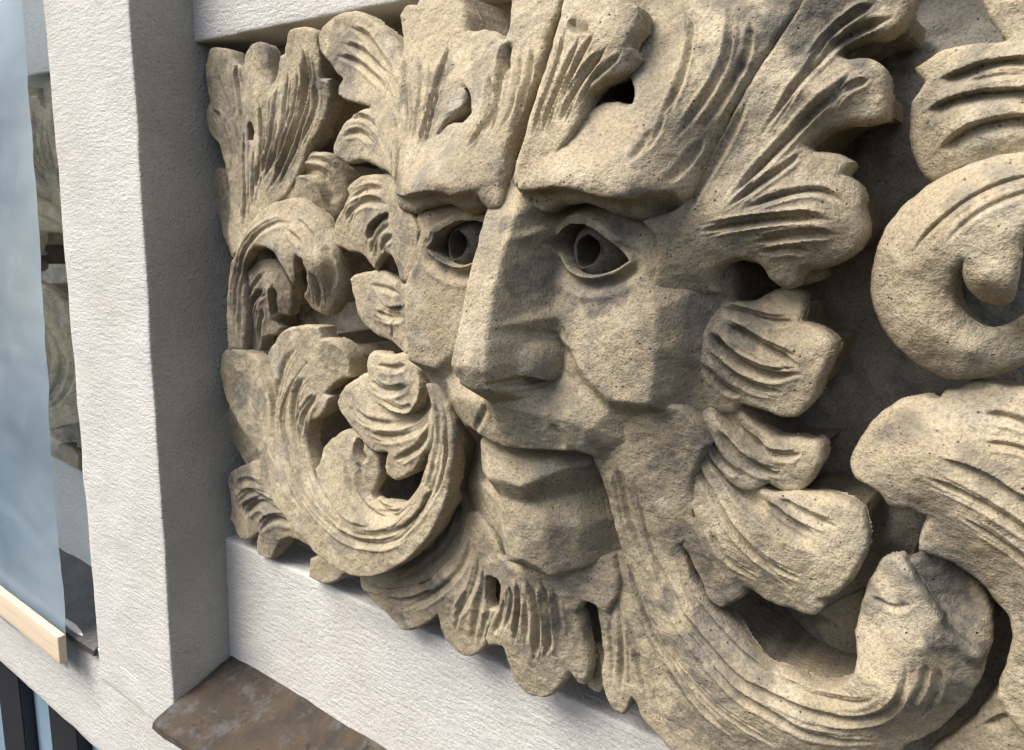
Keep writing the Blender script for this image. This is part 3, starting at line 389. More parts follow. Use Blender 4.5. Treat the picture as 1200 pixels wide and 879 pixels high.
{'n': 'leaf', 'out': [(0.3509, 0.0545), (0.3869, 0.0557), (0.4391, 0.0777), (0.4805, 0.1002), (0.505, 0.1263), (0.5249, 0.1503), (0.5408, 0.1798), (0.546, 0.2034), (0.5653, 0.2127), (0.5945, 0.1939), (0.6072, 0.1741), (0.6181, 0.1532), (0.6107, 0.1295), (0.5984, 0.1116), (0.5858, 0.0889), (0.5772, 0.0778), (0.5696, 0.0636), (0.5701, 0.0527), (0.5567, 0.0351), (0.5374, 0.0234), (0.5203, 0.0248), (0.5029, 0.0331), (0.496, 0.0461), (0.491, 0.059), (0.4667, 0.0359), (0.4502, 0.0239), (0.4298, 0.0147), (0.4124, 0.0197), (0.3925, 0.0263), (0.3789, 0.0294), (0.3585, 0.04)], 'holes': [[(0.573, 0.1235), (0.5764, 0.1372), (0.5833, 0.145), (0.5975, 0.1453), (0.602, 0.1397), (0.5979, 0.1254), (0.592, 0.109), (0.5803, 0.1024), (0.5742, 0.11)]], 'ctl': [(0.3579, 0.0503, 0.022), (0.395, 0.0328, 0.024), (0.4352, 0.0212, 0.026), (0.489, 0.0647, 0.03), (0.5421, 0.0308, 0.032), (0.5748, 0.0663, 0.036), (0.5883, 0.0995, 0.042), (0.6123, 0.1413, 0.052), (0.5961, 0.1854, 0.055), (0.5519, 0.1988, 0.045), (0.5254, 0.145, 0.042), (0.4736, 0.0914, 0.036), (0.5416, 0.1049, 0.045)], 'rnd': (0.0035, 0.002), 'back': -0.055, 'st': [('g', 0.00335, 0.004, [(0.5553, 0.1852), (0.5465, 0.1523), (0.5245, 0.1194), (0.4773, 0.076), (0.4291, 0.0426)]), ('g', 0.00332, 0.004, [(0.5704, 0.166), (0.5622, 0.1328), (0.5475, 0.1016), (0.5235, 0.0684)]), ('g', 0.00365, 0.004, [(0.5788, 0.1591), (0.5688, 0.1142), (0.556, 0.0704), (0.5523, 0.0463)]), ('g', 0.00282, 0.003, [(0.552, 0.119), (0.5355, 0.0854), (0.5223, 0.0504)]), ('g', 0.00277, 0.003, [(0.5816, 0.1024), (0.5686, 0.0752), (0.5626, 0.0505)]), ('s', 0.00561, 0.006, [(0.4885, 0.0946), (0.4469, 0.0671), (0.4055, 0.0514)]), ('g', 0.0015, 0.00128, [(0.5607, 0.1862), (0.5521, 0.1526), (0.5297, 0.1179), (0.4802, 0.0715), (0.4322, 0.0375)]), ('g', 0.0015, 0.00128, [(0.5651, 0.1647), (0.5567, 0.1322), (0.5419, 0.1022), (0.5163, 0.0688)]), ('g', 0.00149, 0.00128, [(0.5757, 0.1672), (0.5677, 0.1334), (0.5529, 0.1008), (0.5305, 0.0678)]), ('g', 0.00163, 0.00128, [(0.5844, 0.1606), (0.5746, 0.1154), (0.5629, 0.0723), (0.5604, 0.0492)])]},
{'n': 'leaf', 'out': [(0.6013, 0.178), (0.6231, 0.1764), (0.6594, 0.182), (0.6913, 0.2011), (0.7333, 0.2143), (0.7391, 0.1809), (0.7282, 0.1502), (0.7198, 0.1554), (0.712, 0.1579), (0.7042, 0.1576), (0.6985, 0.1492), (0.6938, 0.142), (0.6986, 0.1343), (0.7022, 0.1165), (0.7075, 0.0997), (0.7076, 0.0801), (0.7036, 0.0604), (0.6961, 0.0598), (0.6884, 0.0707), (0.6819, 0.0587), (0.673, 0.0453), (0.6611, 0.0289), (0.6386, 0.0186), (0.625, 0.019), (0.6129, 0.0292), (0.6057, 0.059), (0.601, 0.0665), (0.5792, 0.0565), (0.573, 0.0635), (0.5852, 0.0934), (0.598, 0.1134), (0.604, 0.1378)], 'holes': [], 'ctl': [(0.6118, 0.1728, 0.06), (0.6614, 0.1864, 0.068), (0.7181, 0.2027, 0.052), (0.7283, 0.1702, 0.05), (0.7017, 0.1511, 0.052), (0.7026, 0.1187, 0.046), (0.7035, 0.075, 0.042), (0.6579, 0.0334, 0.04), (0.6197, 0.0405, 0.042), (0.5833, 0.067, 0.042), (0.6033, 0.1229, 0.05), (0.6564, 0.1114, 0.058), (0.6665, 0.1532, 0.06)], 'rnd': (0.0045, 0.003), 'back': -0.055, 'st': [('g', 0.00351, 0.008, [(0.6447, 0.1679), (0.6504, 0.148), (0.6543, 0.1252), (0.6532, 0.0998), (0.6474, 0.0711)]), ('g', 0.00277, 0.006, [(0.6628, 0.1721), (0.666, 0.1433), (0.6674, 0.1058), (0.6623, 0.0818)]), ('g', 0.00287, 0.006, [(0.6309, 0.1604), (0.6313, 0.1356), (0.6243, 0.102), (0.6197, 0.0787)]), ('g', 0.00285, 0.005, [(0.6196, 0.1507), (0.6173, 0.1242), (0.6046, 0.0895)]), ('g', 0.00278, 0.004, [(0.6386, 0.1535), (0.6421, 0.1254), (0.6361, 0.0812)]), ('g', 0.0027, 0.004, [(0.6749, 0.1656), (0.6785, 0.1371), (0.6798, 0.1081)]), ('g', 0.00293, 0.004, [(0.6095, 0.1309), (0.5997, 0.1008), (0.5877, 0.0744)]), ('g', 0.00157, 0.00256, [(0.6498, 0.1711), (0.6556, 0.1509), (0.6599, 0.1275), (0.6598, 0.102), (0.655, 0.0738)]), ('g', 0.00125, 0.00192, [(0.6593, 0.1704), (0.6622, 0.1417), (0.663, 0.1045), (0.6568, 0.0804)]), ('g', 0.00124, 0.00192, [(0.6662, 0.1738), (0.6698, 0.1448), (0.6717, 0.1069), (0.6676, 0.083)]), ('g', 0.00128, 0.00192, [(0.6353, 0.1625), (0.6365, 0.1376), (0.6306, 0.1045), (0.6267, 0.0815)]), ('g', 0.00129, 0.0016, [(0.6149, 0.1486), (0.6111, 0.122), (0.5977, 0.0879)]), ('g', 0.00127, 0.0016, [(0.6243, 0.1527), (0.6234, 0.1264), (0.6116, 0.0913)]), ('g', 0.00125, 0.00128, [(0.6427, 0.1556), (0.6472, 0.1275), (0.6427, 0.084)]), ('g', 0.00122, 0.00128, [(0.6717, 0.164), (0.6747, 0.1355), (0.6752, 0.1066)]), ('g', 0.00121, 0.00128, [(0.6781, 0.1671), (0.6824, 0.1386), (0.6843, 0.1096)]), ('g', 0.00131, 0.00128, [(0.6143, 0.1322), (0.6055, 0.1021), (0.5944, 0.0753)])]},
{'n': 'leaf', 'out': [(0.701, 0.2002), (0.7449, 0.2211), (0.7492, 0.1909), (0.7611, 0.1593), (0.7914, 0.1133), (0.8123, 0.082), (0.8373, 0.0466), (0.8525, 0.0149), (0.8273, -0.0008), (0.7974, 0.028), (0.7784, 0.0401), (0.7645, 0.0482), (0.7593, 0.0593), (0.7536, 0.0665), (0.7481, 0.0511), (0.7437, 0.0414), (0.7313, 0.0428), (0.7234, 0.0584), (0.718, 0.0808), (0.7191, 0.0953), (0.7171, 0.1133), (0.7141, 0.1334), (0.7087, 0.1524)], 'holes': [], 'ctl': [(0.7123, 0.1974, 0.042), (0.7458, 0.213, 0.045), (0.7602, 0.1596, 0.04), (0.7986, 0.1034, 0.038), (0.8341, 0.0413, 0.04), (0.7929, 0.0358, 0.034), (0.7488, 0.0562, 0.032), (0.7273, 0.062, 0.034), (0.7182, 0.1146, 0.034), (0.7129, 0.1594, 0.036), (0.7409, 0.1367, 0.044)], 'rnd': (0.003, 0.002), 'back': -0.055, 'st': [('g', 0.00242, 0.004, [(0.7338, 0.1681), (0.7438, 0.1378), (0.7423, 0.0977), (0.7423, 0.0683)]), ('g', 0.00237, 0.004, [(0.7475, 0.1557), (0.7592, 0.1249), (0.7723, 0.0919), (0.7896, 0.062)]), ('g', 0.00238, 0.004, [(0.7566, 0.124), (0.7633, 0.0976), (0.7743, 0.0686)]), ('g', 0.00243, 0.003, [(0.7296, 0.149), (0.7298, 0.1111), (0.7327, 0.074)]), ('g', 0.00108, 0.00128, [(0.7368, 0.1696), (0.747, 0.1391), (0.7466, 0.0998), (0.7469, 0.0703)]), ('g', 0.00107, 0.00128, [(0.745, 0.1543), (0.7561, 0.1227), (0.7687, 0.0887), (0.7856, 0.0581)]), ('g', 0.00106, 0.00128, [(0.7501, 0.1572), (0.7622, 0.127), (0.7759, 0.095), (0.7935, 0.0659)]), ('g', 0.00107, 0.00128, [(0.7592, 0.1257), (0.7668, 0.1003), (0.7785, 0.0722)])]},
{'n': 'leaf', 'out': [(0.6853, 0.0936), (0.7031, 0.0966), (0.7129, 0.0818), (0.7146, 0.0586), (0.7089, 0.0441), (0.6953, 0.0433), (0.6876, 0.0553)], 'holes': [], 'ctl': [(0.6938, 0.0886, 0.018), (0.7095, 0.086, 0.02), (0.7075, 0.0513, 0.02), (0.6937, 0.0543, 0.018)], 'rnd': (0.0045, 0.0025), 'back': -0.055, 'st': []},
{'n': 'leaf', 'out': [(0.4414, 0.5628), (0.4068, 0.5629), (0.3802, 0.5561), (0.3714, 0.5488), (0.3774, 0.5431), (0.3669, 0.5318), (0.3503, 0.5163), (0.3437, 0.5054), (0.341, 0.4867), (0.3641, 0.4809), (0.3943, 0.4776), (0.4054, 0.4725), (0.4129, 0.4653), (0.4198, 0.462), (0.4309, 0.4721), (0.4561, 0.4818), (0.4777, 0.4752), (0.4886, 0.4549), (0.5285, 0.4585), (0.5354, 0.5081), (0.5118, 0.532), (0.4799, 0.5614)], 'holes': [], 'ctl': [(0.3822, 0.5523, 0.058), (0.3519, 0.5124, 0.054), (0.349, 0.488, 0.052), (0.3994, 0.4779, 0.058), (0.4245, 0.4662, 0.062), (0.4459, 0.5582, 0.075), (0.4203, 0.5229, 0.07), (0.5009, 0.5237, 0.098), (0.507, 0.4737, 0.098), (0.4872, 0.5402, 0.094), (0.469, 0.4931, 0.085)], 'rnd': (0.0045, 0.003), 'back': -0.055, 'st': [('s', 0.00636, 0.008, [(0.4719, 0.5251), (0.446, 0.5196), (0.4219, 0.5084), (0.412, 0.4953)]), ('g', 0.00302, 0.005, [(0.4719, 0.5319), (0.4196, 0.5355), (0.3839, 0.5271), (0.3685, 0.5109)]), ('g', 0.00297, 0.005, [(0.4755, 0.5132), (0.4464, 0.5055), (0.4248, 0.4912), (0.4157, 0.4769)]), ('g', 0.00267, 0.004, [(0.4588, 0.5475), (0.414, 0.5482), (0.3852, 0.5392)]), ('g', 0.00263, 0.005, [(0.4806, 0.5022), (0.4571, 0.4935), (0.4438, 0.4821)]), ('g', 0.00137, 0.0016, [(0.4731, 0.5351), (0.4181, 0.5395), (0.3769, 0.5305), (0.359, 0.513)]), ('g', 0.00135, 0.0016, [(0.4707, 0.5287), (0.421, 0.5315), (0.3909, 0.5238), (0.3778, 0.5087)]), ('g', 0.00132, 0.0016, [(0.4793, 0.5105), (0.4532, 0.5031), (0.4349, 0.4902), (0.4273, 0.4768)]), ('g', 0.0012, 0.00128, [(0.4583, 0.5505), (0.4113, 0.552), (0.3793, 0.5434)]), ('g', 0.0012, 0.00128, [(0.4593, 0.5445), (0.4168, 0.5443), (0.3913, 0.5351)]), ('g', 0.00117, 0.0016, [(0.485, 0.5002), (0.4652, 0.4917), (0.4558, 0.4813)])]},
{'n': 'leaf', 'out': [(0.3653, 0.4475), (0.3786, 0.4534), (0.421, 0.4611), (0.4462, 0.4575), (0.4792, 0.4541), (0.4971, 0.4531), (0.5263, 0.454), (0.5127, 0.3849), (0.4841, 0.3772), (0.4686, 0.3821), (0.4528, 0.3862), (0.4239, 0.3876), (0.4006, 0.3944), (0.3829, 0.4042), (0.374, 0.4203), (0.3669, 0.4396)], 'holes': [], 'ctl': [(0.3725, 0.4452, 0.05), (0.4242, 0.4604, 0.058), (0.4928, 0.4537, 0.09), (0.5076, 0.4218, 0.09), (0.4928, 0.3836, 0.08), (0.4278, 0.3904, 0.058), (0.3794, 0.421, 0.05), (0.4285, 0.4311, 0.066), (0.4742, 0.4222, 0.078)], 'rnd': (0.0045, 0.0025), 'back': -0.055, 'st': [('s', 0.00559, 0.007, [(0.4945, 0.4309), (0.4557, 0.4246), (0.4397, 0.4304), (0.4224, 0.438)]), ('g', 0.00301, 0.005, [(0.4911, 0.4179), (0.4534, 0.4131), (0.4256, 0.4165)]), ('g', 0.00203, 0.004, [(0.4626, 0.4124), (0.4568, 0.3889)]), ('g', 0.00249, 0.003, [(0.4896, 0.4419), (0.446, 0.4439), (0.4041, 0.4438)]), ('g', 0.00135, 0.0016, [(0.4919, 0.4214), (0.4562, 0.4179), (0.4323, 0.4223)]), ('g', 0.00136, 0.0016, [(0.4903, 0.4144), (0.4503, 0.4083), (0.4184, 0.4105)])]},
{'n': 'leaf', 'out': [(0.3991, 0.3556), (0.4042, 0.3653), (0.4205, 0.3699), (0.4475, 0.3705), (0.4718, 0.3754), (0.4853, 0.3802), (0.507, 0.3763), (0.5264, 0.3566), (0.5304, 0.3251), (0.528, 0.2877), (0.5144, 0.2714), (0.4967, 0.2512), (0.4744, 0.2357), (0.4529, 0.226), (0.4347, 0.2269), (0.4305, 0.2353), (0.4361, 0.2464), (0.4421, 0.2555), (0.4093, 0.2499), (0.3897, 0.2547), (0.3869, 0.2605), (0.3657, 0.2707), (0.3463, 0.2829), (0.3375, 0.2941), (0.346, 0.3107), (0.3681, 0.3272), (0.3896, 0.338), (0.4026, 0.3422)], 'holes': [], 'ctl': [(0.406, 0.3619, 0.055), (0.3474, 0.2986, 0.048), (0.3679, 0.276, 0.05), (0.3993, 0.2587, 0.054), (0.4374, 0.2452, 0.06), (0.4684, 0.2334, 0.066), (0.5128, 0.2706, 0.078), (0.5289, 0.3253, 0.08), (0.5097, 0.3725, 0.082), (0.471, 0.3428, 0.075), (0.4252, 0.3044, 0.064), (0.4776, 0.277, 0.075)], 'rnd': (0.005, 0.003), 'back': -0.055, 'st': [('s', 0.0084, 0.016, [(0.5066, 0.3656), (0.5137, 0.3484), (0.51, 0.333), (0.499, 0.3189), (0.4849, 0.3124), (0.4592, 0.3109), (0.4331, 0.313)]), ('g', 0.00344, 0.006, [(0.4912, 0.3446), (0.466, 0.3343), (0.4361, 0.3303), (0.4111, 0.3352)]), ('g', 0.00281, 0.004, [(0.4886, 0.3664), (0.4615, 0.3581), (0.4253, 0.3554)]), ('g', 0.00337, 0.005, [(0.5199, 0.3236), (0.5096, 0.3031), (0.4815, 0.2877), (0.4408, 0.2755), (0.4131, 0.2727)]), ('g', 0.00313, 0.005, [(0.5238, 0.3059), (0.512, 0.2848), (0.4885, 0.2678), (0.4578, 0.2512)]), ('g', 0.00257, 0.004, [(0.5018, 0.325), (0.4789, 0.3159), (0.4445, 0.3184)]), ('g', 0.00334, 0.004, [(0.4934, 0.3046), (0.4621, 0.2949), (0.4037, 0.2872), (0.3756, 0.2957)]), ('g', 0.00154, 0.00192, [(0.4892, 0.3478), (0.4649, 0.3386), (0.44, 0.336), (0.4186, 0.3413)]), ('g', 0.00156, 0.00192, [(0.4932, 0.3414), (0.4671, 0.33), (0.4322, 0.3245), (0.4038, 0.3291)]), ('g', 0.00127, 0.00128, [(0.4899, 0.3635), (0.4617, 0.354), (0.4234, 0.35)]), ('g', 0.00152, 0.0016, [(0.5151, 0.3242), (0.5051, 0.3052), (0.4795, 0.2921), (0.4426, 0.2819), (0.4178, 0.2802)]), ('g', 0.00152, 0.0016, [(0.5248, 0.3231), (0.514, 0.301), (0.4834, 0.2833), (0.4387, 0.2691), (0.4084, 0.2652)]), ('g', 0.00141, 0.0016, [(0.5283, 0.3054), (0.5166, 0.2832), (0.4921, 0.2643), (0.4616, 0.2469)]), ('g', 0.00115, 0.00128, [(0.5006, 0.3276), (0.4798, 0.3199), (0.4485, 0.3234)]), ('g', 0.00116, 0.00128, [(0.503, 0.3224), (0.4781, 0.312), (0.4405, 0.3133)]), ('g', 0.00151, 0.00128, [(0.4942, 0.3012), (0.4613, 0.2904), (0.3989, 0.2812), (0.3676, 0.2896)])]},
{'n': 'forehead_leaf', 'out': [(0.4332, 0.6307), (0.4089, 0.6366), (0.3877, 0.6404), (0.3706, 0.6456), (0.3576, 0.6513), (0.3587, 0.6594), (0.3654, 0.6668), (0.3511, 0.6764), (0.339, 0.6877), (0.3233, 0.6987), (0.3178, 0.7177), (0.3264, 0.7274), (0.3451, 0.7345), (0.3668, 0.7364), (0.3929, 0.7331), (0.4246, 0.719), (0.444, 0.706), (0.4624, 0.69), (0.4842, 0.6733), (0.481, 0.6888), (0.4719, 0.7036), (0.4669, 0.7185), (0.4764, 0.7252), (0.4933, 0.7223), (0.4998, 0.7334), (0.5126, 0.7486), (0.5431, 0.7431), (0.5553, 0.718), (0.5637, 0.7037), (0.5697, 0.6876), (0.5777, 0.6857), (0.5903, 0.6854), (0.608, 0.6803), (0.6239, 0.6713), (0.6233, 0.6921), (0.6161, 0.7297), (0.6846, 0.7164), (0.6786, 0.6878), (0.6711, 0.669), (0.6676, 0.6386), (0.6586, 0.5969), (0.6565, 0.5724), (0.6577, 0.5564), (0.6594, 0.5407), (0.6588, 0.5304), (0.6497, 0.5275), (0.6411, 0.5315), (0.6375, 0.539), (0.6327, 0.5341), (0.6166, 0.5271), (0.6067, 0.5256), (0.6012, 0.5291), (0.5943, 0.5312), (0.5776, 0.5333), (0.5604, 0.5316), (0.5363, 0.5261), (0.5205, 0.5245), (0.504, 0.5301), (0.4982, 0.5416), (0.5004, 0.5521), (0.4881, 0.5606), (0.4706, 0.5655), (0.4539, 0.5696), (0.4339, 0.5749), (0.4088, 0.5786), (0.387, 0.5767), (0.3676, 0.5809), (0.3577, 0.5859), (0.3542, 0.5962), (0.3608, 0.606), (0.3736, 0.619), (0.3982, 0.6279), (0.4212, 0.6302)], 'holes': [[(0.5713, 0.594), (0.5749, 0.6014), (0.5825, 0.6069), (0.5932, 0.6174), (0.5932, 0.6279), (0.5882, 0.6352), (0.5943, 0.6331), (0.6023, 0.6234), (0.608, 0.6103), (0.6009, 0.6025), (0.5834, 0.6015)]], 'ctl': [(0.3274, 0.714, 0.05), (0.357, 0.67, 0.055), (0.3672, 0.6491, 0.058), (0.4382, 0.6298, 0.078), (0.362, 0.5919, 0.062), (0.3961, 0.5789, 0.066), (0.46, 0.5725, 0.088), (0.5115, 0.5515, 0.114), (0.5152, 0.5284, 0.112), (0.558, 0.5403, 0.138), (0.5926, 0.5437, 0.147), (0.5797, 0.5325, 0.132), (0.6182, 0.5366, 0.148), (0.6141, 0.5271, 0.132), (0.6397, 0.5492, 0.146), (0.6533, 0.5336, 0.142), (0.6642, 0.5359, 0.14), (0.6627, 0.5666, 0.136), (0.6287, 0.5882, 0.134), (0.5763, 0.5761, 0.13), (0.5265, 0.602, 0.112), (0.4978, 0.6445, 0.095), (0.4654, 0.6823, 0.075), (0.3984, 0.7171, 0.06), (0.4783, 0.7136, 0.07), (0.5388, 0.704, 0.08), (0.5726, 0.6765, 0.088), (0.6174, 0.6627, 0.1), (0.6515, 0.6161, 0.118), (0.671, 0.6705, 0.1), (0.662, 0.713, 0.09), (0.5291, 0.741, 0.07), (0.5678, 0.645, 0.105)], 'rnd': (0.005, 0.0035), 'back': -0.055, 'st': [('g', 0.0026, 0.006, [(0.3718, 0.7211), (0.407, 0.7073), (0.4367, 0.6845), (0.4715, 0.6579), (0.5026, 0.6295), (0.5167, 0.6028)]), ('g', 0.00246, 0.006, [(0.3621, 0.7049), (0.4001, 0.6928), (0.4359, 0.6736), (0.4711, 0.6546), (0.4985, 0.6323)]), ('g', 0.00226, 0.005, [(0.3535, 0.6927), (0.3923, 0.6817), (0.4296, 0.6633), (0.4657, 0.6444)]), ('g', 0.00313, 0.008, [(0.4877, 0.674), (0.5005, 0.6524), (0.5126, 0.6269), (0.526, 0.5942)]), ('g', 0.0026, 0.01, [(0.5526, 0.6787), (0.5552, 0.6584), (0.5555, 0.6385), (0.554, 0.6193), (0.5505, 0.5965), (0.5481, 0.5834)]), ('g', 0.00225, 0.005, [(0.5128, 0.6754), (0.5296, 0.6411), (0.5354, 0.6092), (0.5387, 0.5855)]), ('g', 0.00201, 0.004, [(0.5368, 0.6563), (0.546, 0.6316), (0.5463, 0.6083)]), ('g', 0.00224, 0.006, [(0.6143, 0.6444), (0.6231, 0.6288), (0.6277, 0.6101), (0.6269, 0.5919), (0.6208, 0.5775)]), ('g', 0.00241, 0.007, [(0.6245, 0.6707), (0.6295, 0.6503), (0.6321, 0.6318), (0.635, 0.6098), (0.6338, 0.588)]), ('g', 0.00201, 0.004, [(0.6451, 0.6595), (0.6498, 0.6376), (0.651, 0.6125), (0.648, 0.5912)]), ('g', 0.002, 0.005, [(0.6562, 0.6653), (0.6614, 0.6401), (0.6597, 0.612), (0.658, 0.5874)]), ('s', 0.00553, 0.012, [(0.6245, 0.6707), (0.6253, 0.6544), (0.6333, 0.639)]), ('g', 0.00226, 0.004, [(0.3791, 0.6228), (0.4166, 0.6216), (0.4483, 0.6086), (0.4715, 0.586)]), ('g', 0.00236, 0.004, [(0.3717, 0.6052), (0.407, 0.6075), (0.4441, 0.5937)]), ('s', 0.01611, 0.012, [(0.6385, 0.5451), (0.6264, 0.5408), (0.6143, 0.538), (0.6016, 0.5408), (0.5815, 0.5425), (0.5602, 0.5403), (0.5306, 0.5385), (0.5045, 0.5422)]), ('g', 0.00321, 0.005, [(0.4874, 0.6214), (0.5046, 0.5957), (0.5114, 0.5674), (0.505, 0.5437)]), ('g', 0.00116, 0.00192, [(0.3744, 0.7236), (0.411, 0.7095), (0.4423, 0.686), (0.4789, 0.6587), (0.5105, 0.6298), (0.5257, 0.6026)]), ('g', 0.00111, 0.00192, [(0.3601, 0.7023), (0.3969, 0.6903), (0.4314, 0.6714), (0.4645, 0.6531), (0.4906, 0.6313)]), ('g', 0.0011, 0.00192, [(0.3641, 0.7075), (0.4032, 0.6953), (0.4402, 0.6758), (0.4775, 0.656), (0.5058, 0.6334)]), ('g', 0.00101, 0.0016, [(0.3551, 0.6952), (0.3952, 0.6842), (0.4341, 0.6654), (0.4713, 0.6466)]), ('g', 0.00142, 0.00256, [(0.4799, 0.6748), (0.4915, 0.6532), (0.5025, 0.6276), (0.5136, 0.5948)]), ('g', 0.00139, 0.00256, [(0.4952, 0.6732), (0.5088, 0.6517), (0.522, 0.6263), (0.5371, 0.5937)]), ('g', 0.00116, 0.0032, [(0.5571, 0.6775), (0.5608, 0.6568), (0.5619, 0.6367), (0.5608, 0.6176), (0.558, 0.5947), (0.5565, 0.5814)]), ('g', 0.00102, 0.0016, [(0.5079, 0.6759), (0.524, 0.6418), (0.5285, 0.6101), (0.5301, 0.5866)]), ('g', 0.00101, 0.0016, [(0.5174, 0.6749), (0.535, 0.6405), (0.542, 0.6082), (0.5466, 0.5845)]), ('g', 0.0009, 0.00128, [(0.5407, 0.6558), (0.5512, 0.6308), (0.5527, 0.6072)]), ('g', 0.00101, 0.00192, [(0.6106, 0.6443), (0.6189, 0.6291), (0.623, 0.6113), (0.6217, 0.594), (0.6149, 0.5802)]), ('g', 0.001, 0.00192, [(0.618, 0.6444), (0.6272, 0.6285), (0.6323, 0.609), (0.6319, 0.5898), (0.6261, 0.5748)]), ('g', 0.00108, 0.0022400000000000002, [(0.6288, 0.6699), (0.6341, 0.6494), (0.6371, 0.6307), (0.6403, 0.6083), (0.6393, 0.5862)]), ('g', 0.00091, 0.00128, [(0.6418, 0.66), (0.646, 0.6383), (0.6468, 0.6138), (0.6435, 0.5929)]), ('g', 0.0009, 0.00128, [(0.6484, 0.659), (0.6536, 0.6368), (0.6552, 0.6113), (0.6525, 0.5896)]), ('g', 0.0009, 0.0016, [(0.6594, 0.6648), (0.6651, 0.6393), (0.6638, 0.6108), (0.6623, 0.5861)]), ('g', 0.00101, 0.00128, [(0.3783, 0.6257), (0.4185, 0.6245), (0.4558, 0.61), (0.4818, 0.5868)]), ('g', 0.00107, 0.00128, [(0.3731, 0.6023), (0.4053, 0.6042), (0.4379, 0.5908)]), ('g', 0.00106, 0.00128, [(0.3702, 0.608), (0.4086, 0.6109), (0.4504, 0.5966)]), ('g', 0.00147, 0.0016, [(0.4785, 0.6216), (0.4935, 0.5962), (0.4956, 0.5684), (0.4866, 0.5445)]), ('g', 0.00142, 0.0016, [(0.4958, 0.6213), (0.5148, 0.5954), (0.5264, 0.5665), (0.5246, 0.5429)])], 'lab': 'left brow running up into the crown of leaves'},
{'n': 'forehead_leaf', 'out': [(0.672, 0.5429), (0.6702, 0.5564), (0.671, 0.568), (0.672, 0.5838), (0.6725, 0.6046), (0.6747, 0.6352), (0.6784, 0.6667), (0.6801, 0.6879), (0.6795, 0.7178), (0.8797, 0.6919), (0.8695, 0.6725), (0.8587, 0.6521), (0.8471, 0.6321), (0.8361, 0.6078), (0.8256, 0.5812), (0.8179, 0.563), (0.8119, 0.5442), (0.8055, 0.5349), (0.795, 0.5287), (0.7876, 0.5253), (0.7796, 0.5231), (0.7708, 0.524), (0.7615, 0.5263), (0.7536, 0.5286), (0.7456, 0.5328), (0.7374, 0.5351), (0.7261, 0.5351), (0.7098, 0.5332), (0.6975, 0.5292), (0.6886, 0.5277), (0.6796, 0.5303), (0.6746, 0.5356)], 'holes': [[(0.7238, 0.6066), (0.7207, 0.6171), (0.7252, 0.6229), (0.7322, 0.6279), (0.7423, 0.6319), (0.7527, 0.6311), (0.7599, 0.6243), (0.7644, 0.6173), (0.7662, 0.6079), (0.7594, 0.607), (0.7507, 0.6102), (0.7399, 0.6096), (0.7341, 0.6059), (0.7291, 0.6035)]], 'ctl': [(0.6779, 0.5447, 0.14), (0.6789, 0.5355, 0.134), (0.7211, 0.5448, 0.152), (0.7129, 0.5337, 0.138), (0.743, 0.543, 0.15), (0.7551, 0.5292, 0.138), (0.7834, 0.5373, 0.143), (0.7789, 0.5242, 0.128), (0.8031, 0.5416, 0.13), (0.7951, 0.5286, 0.112), (0.8149, 0.5565, 0.108), (0.6774, 0.5696, 0.136), (0.6812, 0.6314, 0.112), (0.6837, 0.6691, 0.1), (0.6833, 0.7099, 0.09), (0.751, 0.5766, 0.142), (0.714, 0.6013, 0.128), (0.7828, 0.582, 0.136), (0.8057, 0.6063, 0.118), (0.7793, 0.6469, 0.098), (0.827, 0.6417, 0.1), (0.8434, 0.6248, 0.09), (0.8657, 0.6691, 0.08), (0.868, 0.6891, 0.075), (0.8011, 0.695, 0.08), (0.7562, 0.6761, 0.085), (0.7209, 0.6523, 0.1)], 'rnd': (0.0055, 0.004), 'back': -0.055, 'st': [('g', 0.00207, 0.006, [(0.7841, 0.6788), (0.796, 0.6575), (0.7996, 0.6345), (0.7987, 0.6125), (0.7923, 0.5943)]), ('g', 0.00188, 0.005, [(0.8183, 0.6795), (0.8268, 0.6599), (0.8281, 0.6417), (0.823, 0.6214), (0.8137, 0.6006), (0.8034, 0.5795)]), ('g', 0.00189, 0.004, [(0.8396, 0.6649), (0.8406, 0.6416), (0.8296, 0.6128), (0.8175, 0.5862)]), ('s', 0.01492, 0.013, [(0.8078, 0.5455), (0.7997, 0.5426), (0.7834, 0.5373), (0.7577, 0.5389), (0.7416, 0.543), (0.7213, 0.5454), (0.6838, 0.5434), (0.6774, 0.5513)]), ('g', 0.0024, 0.003, [(0.7897, 0.5881), (0.786, 0.5745), (0.7817, 0.5634)]), ('g', 0.0016, 0.003, [(0.7956, 0.6003), (0.793, 0.5851), (0.7889, 0.5697)]), ('g', 0.00194, 0.004, [(0.8189, 0.5834), (0.809, 0.562), (0.8032, 0.5493)]), ('g', 0.00093, 0.00192, [(0.7869, 0.679), (0.7995, 0.6571), (0.8032, 0.6334), (0.8021, 0.6109), (0.7956, 0.5923)]), ('g', 0.00085, 0.0016, [(0.8159, 0.6794), (0.8243, 0.66), (0.8256, 0.6425), (0.8206, 0.6227), (0.8114, 0.6023), (0.8011, 0.5814)]), ('g', 0.00085, 0.0016, [(0.8206, 0.6797), (0.8293, 0.6597), (0.8306, 0.6409), (0.8253, 0.6201), (0.8159, 0.5989), (0.8057, 0.5776)]), ('g', 0.00085, 0.00128, [(0.8417, 0.6645), (0.8428, 0.6408), (0.8318, 0.6115), (0.8198, 0.5846)]), ('g', 0.00088, 0.00128, [(0.8203, 0.5822), (0.8105, 0.5603), (0.8049, 0.547)])], 'lab': 'right brow running up into the crown of leaves'},
